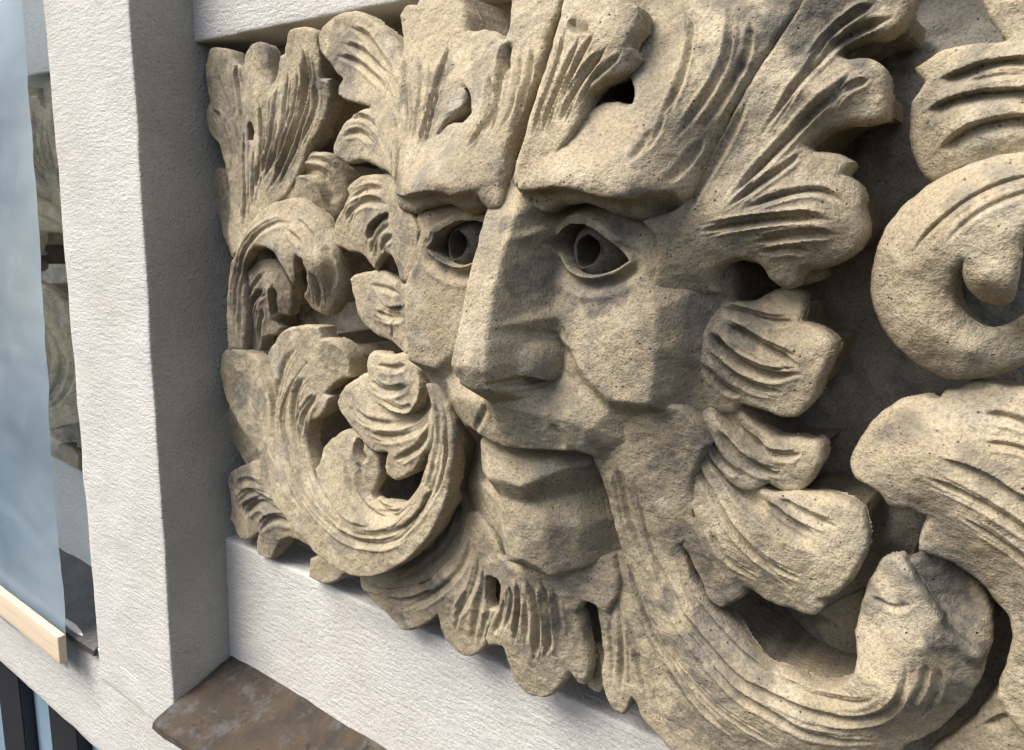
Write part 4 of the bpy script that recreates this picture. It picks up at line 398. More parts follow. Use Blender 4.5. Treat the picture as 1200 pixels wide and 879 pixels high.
{'n': 'leaf', 'out': [(0.6761, 0.5494), (0.6751, 0.5594), (0.6773, 0.5693), (0.6825, 0.5856), (0.6864, 0.6038), (0.6916, 0.6312), (0.6958, 0.6606), (0.6964, 0.6771), (0.6974, 0.6935), (0.7153, 0.7069), (0.7369, 0.6968), (0.7547, 0.6804), (0.7637, 0.6754), (0.7648, 0.6672), (0.7643, 0.661), (0.7622, 0.6525), (0.7607, 0.6467), (0.764, 0.6452), (0.7667, 0.6398), (0.7612, 0.632), (0.753, 0.6282), (0.7444, 0.624), (0.7382, 0.619), (0.7338, 0.6134), (0.7336, 0.6034), (0.7291, 0.5897), (0.7188, 0.5711), (0.7029, 0.5555)], 'holes': [], 'ctl': [(0.679, 0.5559, 0.142), (0.6847, 0.582, 0.142), (0.6953, 0.6305, 0.132), (0.6972, 0.6699, 0.12), (0.7177, 0.7026, 0.112), (0.7641, 0.6718, 0.118), (0.7621, 0.6469, 0.124), (0.7655, 0.6411, 0.118), (0.7453, 0.6243, 0.13), (0.7346, 0.6112, 0.138), (0.7231, 0.5802, 0.146), (0.7043, 0.5586, 0.146), (0.7242, 0.6527, 0.13)], 'rnd': (0.004, 0.0025), 'back': -0.055, 'st': [('g', 0.00201, 0.006, [(0.7234, 0.656), (0.7171, 0.6409), (0.7126, 0.6253), (0.7065, 0.6065), (0.7017, 0.5875)]), ('g', 0.00214, 0.007, [(0.7478, 0.6474), (0.7376, 0.6361), (0.7295, 0.6241), (0.7237, 0.6117), (0.7175, 0.593)]), ('g', 0.00183, 0.005, [(0.736, 0.6608), (0.7277, 0.6429), (0.7203, 0.6266), (0.715, 0.6059)]), ('g', 0.00187, 0.005, [(0.7057, 0.6685), (0.7046, 0.6457), (0.701, 0.6265), (0.6955, 0.6041), (0.6905, 0.5817)]), ('g', 0.00164, 0.004, [(0.7585, 0.6442), (0.748, 0.6339), (0.7372, 0.6238), (0.7313, 0.6082)]), ('s', 0.0043, 0.008, [(0.7047, 0.672), (0.7149, 0.6618), (0.7307, 0.6583)]), ('g', 0.0009, 0.00192, [(0.7265, 0.6546), (0.7206, 0.6394), (0.7166, 0.6238), (0.7111, 0.6049), (0.7068, 0.586)]), ('g', 0.00097, 0.0022400000000000002, [(0.7457, 0.6492), (0.735, 0.638), (0.7261, 0.6261), (0.7194, 0.6136), (0.7126, 0.5949)]), ('g', 0.00096, 0.0022400000000000002, [(0.7498, 0.6458), (0.74, 0.6342), (0.7327, 0.6221), (0.7277, 0.6099), (0.7222, 0.5912)]), ('g', 0.00082, 0.0016, [(0.7386, 0.6595), (0.7306, 0.6415), (0.7239, 0.6251), (0.7192, 0.6044)]), ('g', 0.00084, 0.0016, [(0.7023, 0.6697), (0.7008, 0.647), (0.6968, 0.628), (0.6909, 0.6055), (0.6855, 0.5829)]), ('g', 0.00084, 0.0016, [(0.7091, 0.6674), (0.7083, 0.6445), (0.7051, 0.6252), (0.7, 0.6028), (0.6955, 0.5805)]), ('g', 0.00074, 0.00128, [(0.7595, 0.643), (0.7495, 0.6323), (0.7395, 0.622), (0.7343, 0.6066)])]},
{'n': 'leaf', 'out': [(0.7782, 0.5231), (0.7883, 0.526), (0.7993, 0.5307), (0.807, 0.5428), (0.8156, 0.5616), (0.8241, 0.5804), (0.8355, 0.6068), (0.8475, 0.6308), (0.8591, 0.6508), (0.8732, 0.6767), (0.8826, 0.6916), (0.9383, 0.6862), (0.9375, 0.671), (0.9358, 0.6608), (0.9311, 0.6534), (0.9249, 0.6497), (0.9145, 0.6477), (0.9037, 0.6462), (0.8976, 0.6429), (0.8952, 0.6373), (0.9009, 0.6347), (0.9077, 0.6359), (0.9144, 0.6347), (0.9207, 0.6309), (0.9254, 0.6262), (0.9285, 0.6163), (0.9295, 0.6055), (0.9286, 0.5968), (0.9242, 0.5937), (0.9179, 0.5928), (0.9084, 0.592), (0.897, 0.5899), (0.8893, 0.5852), (0.8819, 0.5776), (0.8875, 0.5736), (0.8956, 0.5737), (0.9031, 0.572), (0.9102, 0.5667), (0.9061, 0.5578), (0.9145, 0.5527), (0.9192, 0.5447), (0.9226, 0.5349), (0.9248, 0.5239), (0.9236, 0.5133), (0.9184, 0.5036), (0.9089, 0.4965), (0.8989, 0.4929), (0.8884, 0.4904), (0.885, 0.4851), (0.8815, 0.4797), (0.8727, 0.4765), (0.8632, 0.4804), (0.8592, 0.4893), (0.8549, 0.4943), (0.8493, 0.4966), (0.8426, 0.4969), (0.8346, 0.4947), (0.8285, 0.4892), (0.8239, 0.4784), (0.8263, 0.4704), (0.8134, 0.4629), (0.8036, 0.4367), (0.7932, 0.4155), (0.7861, 0.4433), (0.7867, 0.477), (0.791, 0.4968), (0.7896, 0.5095)], 'holes': [], 'ctl': [(0.7902, 0.519, 0.115), (0.7922, 0.4904, 0.112), (0.7949, 0.4506, 0.1), (0.8092, 0.4846, 0.098), (0.8207, 0.554, 0.098), (0.8373, 0.5236, 0.1), (0.855, 0.6241, 0.088), (0.8769, 0.6731, 0.08), (0.9336, 0.6681, 0.068), (0.9255, 0.6506, 0.069), (0.8976, 0.6367, 0.07), (0.923, 0.6269, 0.069), (0.9286, 0.5997, 0.066), (0.8997, 0.5907, 0.07), (0.8837, 0.5779, 0.078), (0.9048, 0.5694, 0.07), (0.9186, 0.5463, 0.07), (0.9243, 0.5203, 0.07), (0.9044, 0.497, 0.072), (0.877, 0.4795, 0.066), (0.8514, 0.4961, 0.08), (0.8312, 0.4888, 0.086), (0.8089, 0.4575, 0.085), (0.8905, 0.6107, 0.085), (0.8763, 0.5423, 0.092), (0.9002, 0.5253, 0.088)], 'rnd': (0.005, 0.004), 'back': -0.055, 'st': [('g', 0.00226, 0.007, [(0.9273, 0.6573), (0.9171, 0.6553), (0.9067, 0.6522), (0.894, 0.6458), (0.8835, 0.6316), (0.871, 0.6117), (0.8532, 0.5838)]), ('g', 0.00196, 0.006, [(0.916, 0.6674), (0.9033, 0.662), (0.8886, 0.6487), (0.8769, 0.6258)]), ('g', 0.00237, 0.008, [(0.9074, 0.6267), (0.8976, 0.6108), (0.8825, 0.5959), (0.8676, 0.5778), (0.8534, 0.56), (0.8385, 0.5406)]), ('g', 0.00181, 0.005, [(0.9186, 0.6206), (0.9054, 0.6137), (0.8951, 0.6002)]), ('g', 0.00193, 0.005, [(0.8812, 0.5732), (0.87, 0.5612), (0.8551, 0.5492), (0.8366, 0.5327)]), ('g', 0.00229, 0.008, [(0.9073, 0.5267), (0.892, 0.5285), (0.875, 0.527), (0.8546, 0.5241), (0.8343, 0.5198), (0.8194, 0.5156)]), ('g', 0.00205, 0.006, [(0.9129, 0.5373), (0.8993, 0.5457), (0.8864, 0.546), (0.868, 0.541), (0.8484, 0.5329)]), ('g', 0.00211, 0.006, [(0.9102, 0.5169), (0.8951, 0.517), (0.8747, 0.5139), (0.8533, 0.5088)]), ('g', 0.00197, 0.004, [(0.8942, 0.5044), (0.8769, 0.5055), (0.8583, 0.5021)]), ('g', 0.00199, 0.004, [(0.8448, 0.6131), (0.8302, 0.5782), (0.8157, 0.5478), (0.8073, 0.5227)]), ('g', 0.00102, 0.0022400000000000002, [(0.9283, 0.6548), (0.9183, 0.6526), (0.9082, 0.6494), (0.8961, 0.6431), (0.8865, 0.6289), (0.8743, 0.6092), (0.8568, 0.5813)]), ('g', 0.00088, 0.00192, [(0.9148, 0.6694), (0.9017, 0.6641), (0.8863, 0.6508), (0.8738, 0.6282)]), ('g', 0.00088, 0.00192, [(0.9171, 0.6654), (0.905, 0.6598), (0.8909, 0.6466), (0.8801, 0.6235)]), ('g', 0.00107, 0.00256, [(0.9096, 0.6248), (0.8994, 0.6089), (0.8846, 0.5937), (0.8703, 0.5753), (0.8566, 0.5572), (0.8421, 0.5377)]), ('g', 0.00081, 0.0016, [(0.9175, 0.6225), (0.9038, 0.6158), (0.8931, 0.6022)]), ('g', 0.00081, 0.0016, [(0.9196, 0.6187), (0.907, 0.6116), (0.8972, 0.5982)]), ('g', 0.00087, 0.0016, [(0.8827, 0.5715), (0.8718, 0.5591), (0.8573, 0.5467), (0.839, 0.5299)]), ('g', 0.00103, 0.00256, [(0.9073, 0.5292), (0.8917, 0.5314), (0.8746, 0.5301), (0.8541, 0.5275), (0.8336, 0.5236), (0.8184, 0.5197)]), ('g', 0.00103, 0.00256, [(0.9073, 0.5241), (0.8921, 0.5257), (0.8754, 0.5238), (0.8549, 0.5206), (0.8348, 0.516), (0.8202, 0.5115)]), ('g', 0.00092, 0.00192, [(0.9123, 0.5353), (0.8991, 0.5431), (0.8873, 0.543), (0.8693, 0.5378), (0.8499, 0.5294)]), ('g', 0.00095, 0.00192, [(0.9102, 0.5193), (0.895, 0.5198), (0.8744, 0.5171), (0.8531, 0.5126)]), ('g', 0.00095, 0.00192, [(0.9102, 0.5145), (0.895, 0.5141), (0.875, 0.5106), (0.8535, 0.505)]), ('g', 0.00089, 0.00128, [(0.8938, 0.5021), (0.8766, 0.5025), (0.8582, 0.4985)]), ('g', 0.0009, 0.00128, [(0.8427, 0.6141), (0.8278, 0.5795), (0.8129, 0.5493), (0.8041, 0.5242)]), ('g', 0.0009, 0.00128, [(0.8469, 0.612), (0.8327, 0.5769), (0.8187, 0.5463), (0.8104, 0.5212)])]},
{'n': 'leaf', 'out': [(0.8845, 0.4919), (0.8911, 0.4929), (0.8945, 0.4865), (0.889, 0.481), (0.8812, 0.478), (0.8778, 0.4818)], 'holes': [], 'ctl': [(0.8822, 0.4873, 0.045), (0.8933, 0.4878, 0.04), (0.8879, 0.4797, 0.04)], 'rnd': (0.0045, 0.0025), 'back': -0.055, 'st': []},
{'n': 'leaf', 'out': [(0.8195, 0.4672), (0.8322, 0.4633), (0.8476, 0.4641), (0.8535, 0.469), (0.8595, 0.4719), (0.8698, 0.4746), (0.8804, 0.4709), (0.8843, 0.463), (0.884, 0.4524), (0.8926, 0.4502), (0.9033, 0.4466), (0.9111, 0.4389), (0.9121, 0.4309), (0.9095, 0.4196), (0.9059, 0.4079), (0.9013, 0.3951), (0.8939, 0.3837), (0.8865, 0.3776), (0.8773, 0.3758), (0.8669, 0.3788), (0.8572, 0.3806), (0.8457, 0.3809), (0.8403, 0.3719), (0.8202, 0.3728), (0.8002, 0.3852), (0.795, 0.4142), (0.7967, 0.4423), (0.8068, 0.4599)], 'holes': [], 'ctl': [(0.8562, 0.4693, 0.05), (0.8829, 0.465, 0.05), (0.9076, 0.4401, 0.066), (0.9028, 0.4039, 0.064), (0.8855, 0.3801, 0.062), (0.8482, 0.3818, 0.062), (0.8211, 0.4447, 0.078), (0.8072, 0.4162, 0.082), (0.8086, 0.3868, 0.072), (0.8671, 0.4223, 0.068), (0.8369, 0.4054, 0.074)], 'rnd': (0.0055, 0.004), 'back': -0.055, 'st': [('g', 0.00306, 0.013, [(0.822, 0.4395), (0.8307, 0.4289), (0.8414, 0.4198), (0.8554, 0.413), (0.8713, 0.4095), (0.8917, 0.4129)]), ('g', 0.00321, 0.011, [(0.8329, 0.4455), (0.8448, 0.4385), (0.8595, 0.4313), (0.8741, 0.4257), (0.8874, 0.4196)]), ('g', 0.00267, 0.008, [(0.8259, 0.458), (0.8425, 0.4537), (0.8613, 0.4499), (0.8816, 0.4505)]), ('g', 0.00255, 0.006, [(0.8249, 0.425), (0.8369, 0.4111), (0.8556, 0.3991), (0.8782, 0.3968)]), ('g', 0.00241, 0.005, [(0.8174, 0.4138), (0.833, 0.3962), (0.8486, 0.3886)]), ('g', 0.00137, 0.00416, [(0.8243, 0.4417), (0.8331, 0.4317), (0.8434, 0.4235), (0.8568, 0.4176), (0.8715, 0.4146), (0.8912, 0.4182)]), ('g', 0.00145, 0.0035199999999999997, [(0.8316, 0.4423), (0.8435, 0.4348), (0.8581, 0.4271), (0.8723, 0.421), (0.8851, 0.4143)]), ('g', 0.00144, 0.0035199999999999997, [(0.834, 0.4486), (0.8461, 0.4421), (0.8608, 0.4354), (0.8758, 0.4304), (0.8897, 0.4247)]), ('g', 0.0012, 0.00256, [(0.8259, 0.4609), (0.8426, 0.4572), (0.8609, 0.4538), (0.8807, 0.4549)]), ('g', 0.00115, 0.00192, [(0.8228, 0.4229), (0.8347, 0.4081), (0.8539, 0.3949), (0.8774, 0.3921)]), ('g', 0.00114, 0.00192, [(0.8268, 0.4271), (0.839, 0.414), (0.8571, 0.4032), (0.8789, 0.4014)]), ('g', 0.00108, 0.0016, [(0.8194, 0.416), (0.8354, 0.3995), (0.8507, 0.393)])]},
{'n': 'leaf', 'out': [(0.8321, 0.387), (0.8431, 0.3777), (0.8543, 0.3675), (0.8639, 0.3607), (0.8735, 0.3575), (0.8921, 0.3592), (0.9047, 0.3602), (0.9096, 0.3565), (0.9107, 0.3466), (0.9077, 0.3384), (0.9018, 0.3251), (0.8936, 0.317), (0.8836, 0.3165), (0.8733, 0.3213), (0.8625, 0.3129), (0.8483, 0.3141), (0.8323, 0.3294), (0.8117, 0.3584), (0.8016, 0.3785), (0.8128, 0.3922)], 'holes': [], 'ctl': [(0.8443, 0.3762, 0.058), (0.8744, 0.3576, 0.056), (0.9085, 0.3569, 0.056), (0.9018, 0.328, 0.056), (0.8844, 0.3174, 0.058), (0.8258, 0.3466, 0.07), (0.8112, 0.373, 0.072), (0.8596, 0.3415, 0.064), (0.8885, 0.3433, 0.06)], 'rnd': (0.005, 0.0035), 'back': -0.055, 'st': [('s', 0.007, 0.012, [(0.8252, 0.3757), (0.8365, 0.3617), (0.8514, 0.3503), (0.8686, 0.3449)]), ('g', 0.00245, 0.006, [(0.8303, 0.361), (0.846, 0.344), (0.8638, 0.3333), (0.8832, 0.3296)]), ('g', 0.00222, 0.005, [(0.8427, 0.3625), (0.8615, 0.3484), (0.8816, 0.3453), (0.897, 0.3502)]), ('g', 0.00192, 0.004, [(0.8213, 0.3565), (0.8374, 0.3344), (0.8551, 0.3232)]), ('g', 0.0011, 0.00192, [(0.8284, 0.3591), (0.8441, 0.3415), (0.8625, 0.3296), (0.8821, 0.3251)]), ('g', 0.0011, 0.00192, [(0.8321, 0.3628), (0.8479, 0.3466), (0.8651, 0.3369), (0.8841, 0.3341)]), ('g', 0.001, 0.0016, [(0.8441, 0.3644), (0.8625, 0.351), (0.8814, 0.3486), (0.896, 0.3538)]), ('g', 0.00086, 0.00128, [(0.8197, 0.3552), (0.8356, 0.3323), (0.8534, 0.3202)]), ('g', 0.00086, 0.00128, [(0.8229, 0.3578), (0.8392, 0.3364), (0.8568, 0.3262)])]},
{'n': 'leaf', 'out': [(0.8, 0.3776), (0.8231, 0.3522), (0.8441, 0.3304), (0.8638, 0.317), (0.8782, 0.3145), (0.8936, 0.3182), (0.9115, 0.319), (0.9252, 0.3195), (0.9365, 0.3169), (0.9443, 0.3123), (0.9497, 0.3032), (0.9523, 0.2921), (0.9502, 0.2809), (0.9467, 0.2705), (0.9425, 0.2595), (0.9357, 0.2491), (0.9295, 0.2429), (0.9236, 0.2389), (0.9263, 0.2343), (0.921, 0.2245), (0.9132, 0.2214), (0.903, 0.2228), (0.89, 0.2211), (0.8781, 0.2224), (0.869, 0.2252), (0.8623, 0.226), (0.8602, 0.2176), (0.8539, 0.2105), (0.8424, 0.1992), (0.8356, 0.2002), (0.8277, 0.2093), (0.8213, 0.2233), (0.8117, 0.2394), (0.8051, 0.2474), (0.7983, 0.271), (0.7912, 0.3098), (0.7879, 0.3541)], 'holes': [], 'ctl': [(0.8034, 0.3571, 0.072), (0.8077, 0.3142, 0.074), (0.811, 0.2505, 0.062), (0.8421, 0.2064, 0.054), (0.8636, 0.2261, 0.056), (0.9174, 0.2286, 0.063), (0.9399, 0.258, 0.064), (0.9483, 0.2975, 0.062), (0.9292, 0.3187, 0.06), (0.8885, 0.316, 0.062), (0.8624, 0.2848, 0.076), (0.9031, 0.2745, 0.074), (0.8352, 0.3118, 0.068), (0.8366, 0.2525, 0.068)], 'rnd': (0.005, 0.004), 'back': -0.055, 'st': [('s', 0.00851, 0.013, [(0.8136, 0.3586), (0.8273, 0.3356), (0.84, 0.3184), (0.8554, 0.3042), (0.879, 0.2926), (0.9026, 0.2831), (0.9195, 0.278)]), ('g', 0.00228, 0.006, [(0.8423, 0.2928), (0.8595, 0.2767), (0.8841, 0.2612), (0.9103, 0.254)]), ('g', 0.00223, 0.005, [(0.8713, 0.3063), (0.8929, 0.2968), (0.9159, 0.2904)]), ('g', 0.00238, 0.005, [(0.883, 0.3117), (0.9072, 0.3043), (0.9291, 0.3009)]), ('g', 0.00218, 0.004, [(0.8326, 0.2752), (0.848, 0.2523), (0.8759, 0.2407)]), ('g', 0.00194, 0.0035, [(0.7999, 0.3566), (0.8168, 0.3267), (0.8423, 0.2928), (0.8738, 0.2658), (0.9074, 0.2411)]), ('g', 0.00201, 0.003, [(0.7993, 0.3274), (0.8122, 0.2923), (0.8326, 0.2551), (0.8528, 0.2225)]), ('g', 0.00103, 0.00192, [(0.8403, 0.2907), (0.8573, 0.2737), (0.8821, 0.257), (0.9088, 0.2495)]), ('g', 0.00102, 0.00192, [(0.8443, 0.2948), (0.8617, 0.2796), (0.886, 0.2652), (0.9118, 0.2585)]), ('g', 0.001, 0.0016, [(0.8723, 0.3084), (0.8939, 0.2996), (0.9169, 0.2939)]), ('g', 0.00107, 0.0016, [(0.8823, 0.3093), (0.9064, 0.3012), (0.9285, 0.297)]), ('g', 0.00107, 0.0016, [(0.8838, 0.3141), (0.9079, 0.3074), (0.9298, 0.3048)]), ('g', 0.00098, 0.00128, [(0.8349, 0.2773), (0.8505, 0.2559), (0.8784, 0.2458)])]},
{'n': 'scroll', 'out': [(0.7241, 0.3457), (0.7252, 0.3173), (0.7328, 0.3007), (0.7378, 0.2822), (0.7404, 0.2606), (0.7452, 0.2394), (0.7488, 0.2203), (0.7497, 0.1991), (0.754, 0.1773), (0.7616, 0.1575), (0.774, 0.1352), (0.7907, 0.1103), (0.8105, 0.0775), (0.8323, 0.0511), (0.8565, 0.0173), (0.9825, 0.0747), (0.9904, 0.1251), (1.0031, 0.1384), (1.013, 0.1505), (1.0251, 0.1771), (1.032, 0.2029), (1.0332, 0.214), (1.0304, 0.2277), (1.0211, 0.2331), (1.0119, 0.2389), (1.0023, 0.2535), (0.9927, 0.2664), (0.9845, 0.2777), (0.9754, 0.2867), (0.9682, 0.285), (0.9614, 0.2802), (0.9572, 0.2662), (0.952, 0.2487), (0.9498, 0.2324), (0.9506, 0.2143), (0.9539, 0.2003), (0.9532, 0.1861), (0.9479, 0.1748), (0.9425, 0.1682), (0.9245, 0.1605), (0.9067, 0.1612), (0.8855, 0.1643), (0.86, 0.1801), (0.8392, 0.1934), (0.8269, 0.2071), (0.815, 0.2209), (0.8096, 0.2371), (0.8044, 0.25), (0.8141, 0.2592), (0.8183, 0.285), (0.8166, 0.3163), (0.8302, 0.3498), (0.8117, 0.3768), (0.784, 0.38), (0.7467, 0.3722)], 'holes': [], 'ctl': [(0.7289, 0.339, 0.09), (0.7341, 0.3016, 0.082), (0.7417, 0.2617, 0.07), (0.7509, 0.2191, 0.058), (0.7597, 0.1808, 0.05), (0.7972, 0.1156, 0.046), (0.8396, 0.0564, 0.046), (0.8658, 0.0306, 0.046), (0.7845, 0.373, 0.098), (0.795, 0.3282, 0.082), (0.805, 0.2747, 0.07), (0.8074, 0.2456, 0.062), (0.832, 0.1998, 0.056), (0.8644, 0.1759, 0.056), (0.9071, 0.1621, 0.058), (0.9442, 0.1699, 0.056), (0.9514, 0.2129, 0.056), (0.9527, 0.2526, 0.057), (0.9641, 0.2819, 0.056), (0.9846, 0.2759, 0.064), (1.0101, 0.2402, 0.06), (1.0307, 0.2257, 0.05), (1.0327, 0.2096, 0.04), (1.0153, 0.1618, 0.03), (0.9904, 0.133, 0.036), (0.9599, 0.0763, 0.04), (0.8137, 0.1894, 0.066), (0.8579, 0.1443, 0.07), (0.9231, 0.1352, 0.072), (0.9803, 0.1839, 0.074), (0.9967, 0.2296, 0.07), (0.972, 0.2572, 0.061), (0.9668, 0.2283, 0.062), (0.7634, 0.2894, 0.078), (0.8956, 0.0919, 0.06), (1.0116, 0.2218, 0.055)], 'rnd': (0.0035, 0.0025), 'back': -0.055, 'st': [('g', 0.00337, 0.007, [(0.7509, 0.2191), (0.7604, 0.1906), (0.775, 0.1611), (0.7988, 0.1318), (0.8274, 0.1074), (0.8657, 0.0889)]), ('g', 0.00238, 0.006, [(0.7682, 0.307), (0.772, 0.2747), (0.7804, 0.234), (0.8043, 0.1977), (0.8343, 0.1681), (0.8714, 0.1488), (0.9143, 0.1445), (0.9512, 0.1457), (0.9712, 0.1559), (0.9857, 0.1798), (0.9892, 0.1997), (0.9884, 0.2164)]), ('g', 0.00248, 0.005, [(0.7761, 0.2327), (0.8007, 0.1925), (0.8314, 0.1618), (0.8697, 0.1376), (0.9102, 0.1294), (0.9471, 0.1273), (0.9745, 0.1298)]), ('g', 0.0024, 0.004, [(0.7597, 0.1808), (0.7898, 0.1459), (0.8283, 0.1228), (0.8666, 0.1096), (0.9033, 0.1022)]), ('g', 0.00245, 0.004, [(0.8001, 0.2396), (0.8179, 0.2048), (0.8466, 0.1784), (0.8821, 0.1616), (0.9177, 0.1562), (0.9555, 0.1621), (0.9743, 0.1844)]), ('g', 0.00362, 0.006, [(0.7502, 0.3152), (0.754, 0.2955), (0.7594, 0.2625), (0.7693, 0.2347), (0.7835, 0.2098)]), ('g', 0.00178, 0.004, [(0.9999, 0.2185), (0.9994, 0.1968), (0.9906, 0.1703)]), ('g', 0.00198, 0.004, [(1.0074, 0.2146), (1.0077, 0.1881), (0.9964, 0.1547)]), ('g', 0.00213, 0.003, [(0.9574, 0.2511), (0.9732, 0.2501), (0.9868, 0.2584)]), ('g', 0.0015, 0.0022400000000000002, [(0.7553, 0.2222), (0.7658, 0.1948), (0.781, 0.1669), (0.8049, 0.1391), (0.8328, 0.1156), (0.87, 0.0969)]), ('g', 0.00107, 0.00192, [(0.7652, 0.3058), (0.7688, 0.2731), (0.7771, 0.2317), (0.8015, 0.195), (0.8322, 0.1653), (0.8701, 0.1458), (0.9139, 0.1416), (0.9512, 0.142), (0.9722, 0.1513), (0.9878, 0.1764), (0.992, 0.1992), (0.9914, 0.217)]), ('g', 0.00107, 0.00192, [(0.7711, 0.3081), (0.7752, 0.2763), (0.7836, 0.2362), (0.8069, 0.2001), (0.8364, 0.1709), (0.8727, 0.1517), (0.9147, 0.1474), (0.9511, 0.1493), (0.9703, 0.1604), (0.9835, 0.1827), (0.9863, 0.2), (0.9852, 0.2156)]), ('g', 0.00111, 0.0016, [(0.7791, 0.2349), (0.8035, 0.1951), (0.8338, 0.1647), (0.8716, 0.1409), (0.9112, 0.1333), (0.9474, 0.1317), (0.9745, 0.1352)]), ('g', 0.00109, 0.00128, [(0.7563, 0.1777), (0.786, 0.1413), (0.8249, 0.1174), (0.8641, 0.1041), (0.901, 0.0959)]), ('g', 0.00107, 0.00128, [(0.7631, 0.1841), (0.7936, 0.1504), (0.8315, 0.1279), (0.869, 0.1148), (0.9055, 0.1083)]), ('g', 0.0011, 0.00128, [(0.8026, 0.2414), (0.8201, 0.2067), (0.8483, 0.1808), (0.8833, 0.1644), (0.918, 0.1591), (0.9552, 0.1661), (0.9728, 0.1875)]), ('g', 0.00164, 0.00192, [(0.7458, 0.3132), (0.7488, 0.293), (0.7534, 0.2589), (0.7629, 0.2299), (0.7767, 0.2041)]), ('g', 0.00162, 0.00192, [(0.7545, 0.3171), (0.7589, 0.2979), (0.7651, 0.266), (0.7754, 0.2393), (0.7898, 0.2149)]), ('g', 0.0008, 0.00128, [(1.0015, 0.2181), (1.0013, 0.1955), (0.9925, 0.1671)]), ('g', 0.00089, 0.00128, [(1.0058, 0.2149), (1.0056, 0.1897), (0.9942, 0.1583)]), ('g', 0.00089, 0.00128, [(1.0091, 0.2143), (1.0097, 0.1864), (0.9986, 0.1511)])]},
{'n': 'leaf', 'out': [(0.9698, 0.2713), (0.9729, 0.2793), (0.9838, 0.2863), (0.9979, 0.2865), (1.0157, 0.2743), (1.0284, 0.2594), (1.034, 0.2407), (1.033, 0.2158), (1.0225, 0.2056), (1.005, 0.2234), (0.9859, 0.2445), (0.97, 0.2603)], 'holes': [], 'ctl': [(0.9715, 0.2773, 0.05), (0.9843, 0.2852, 0.044), (0.9985, 0.284, 0.034), (1.0298, 0.2529, 0.026), (1.0333, 0.223, 0.032), (1.0082, 0.2376, 0.045), (0.9892, 0.2571, 0.046), (1.0125, 0.2519, 0.03), (1.0164, 0.2156, 0.045)], 'rnd': (0.004, 0.003), 'back': -0.055, 'st': [], 'lab': 'dark hollow back of the curled tip'},
{'n': 'leaf', 'out': [(0.8001, 0.1751), (0.8162, 0.1652), (0.8315, 0.1692), (0.8473, 0.1638), (0.8793, 0.1581), (0.8993, 0.1741), (0.916, 0.1923), (0.93, 0.2042), (0.939, 0.1556), (0.9412, 0.132), (0.9254, 0.1216), (0.8956, 0.1228), (0.8635, 0.1248), (0.8262, 0.1463)], 'holes': [], 'ctl': [(0.8104, 0.166, -0.02), (0.8328, 0.1662, -0.05), (0.8961, 0.1689, -0.054), (0.9289, 0.1972, -0.054), (0.9393, 0.1369, -0.03), (0.8943, 0.1246, 0.0), (0.8447, 0.1369, -0.004), (0.8783, 0.14, -0.045), (0.9065, 0.1362, -0.03)], 'rnd': (0.0015, 0.0005), 'back': -0.055, 'st': [('g', 0.00334, -0.004, [(0.851, 0.1504), (0.8732, 0.1373), (0.9057, 0.1375), (0.9325, 0.1466)])]},
{'n': 'leaf', 'out': [(0.9728, 0.6859), (0.9754, 0.6673), (0.9833, 0.6517), (0.9923, 0.6408), (0.9843, 0.6396), (0.9745, 0.6389), (0.9649, 0.6385), (0.9568, 0.6371), (0.9475, 0.6333), (0.9402, 0.6287), (0.9431, 0.6243), (0.9491, 0.6184), (0.9446, 0.6121), (0.941, 0.6061), (0.941, 0.5919), (0.9433, 0.5751), (0.9494, 0.5635), (0.958, 0.5548), (0.9682, 0.555), (0.9839, 0.5609), (1.0341, 0.565), (1.0228, 0.6755)], 'holes': [], 'ctl': [(0.9777, 0.6636, 0.05), (0.9901, 0.6415, 0.052), (0.9428, 0.6271, 0.05), (0.9436, 0.5902, 0.045), (0.9573, 0.5574, 0.04), (0.976, 0.6336, 0.062), (0.9777, 0.5864, 0.066), (1.0208, 0.6332, 0.066), (1.0293, 0.5698, 0.06)], 'rnd': (0.005, 0.004), 'back': -0.055, 'st': [('s', 0.00464, 0.008, [(1.0246, 0.6218), (1.0041, 0.6278), (0.9861, 0.6275), (0.9706, 0.6224), (0.958, 0.6191)]), ('s', 0.00465, 0.008, [(1.0272, 0.6034), (1.0072, 0.6083), (0.9846, 0.6085), (0.9652, 0.6054), (0.9518, 0.5999)]), ('s', 0.0047, 0.009, [(1.029, 0.589), (1.0093, 0.5928), (0.987, 0.5899), (0.9728, 0.5838), (0.9623, 0.5749)]), ('g', 0.00178, 0.004, [(1.0237, 0.6132), (0.9968, 0.6179), (0.9742, 0.6147)]), ('g', 0.0008, 0.00128, [(1.0236, 0.6152), (0.9962, 0.6208), (0.9731, 0.618)]), ('g', 0.0008, 0.00128, [(1.0239, 0.6112), (0.9974, 0.6152), (0.9752, 0.6113)])]},
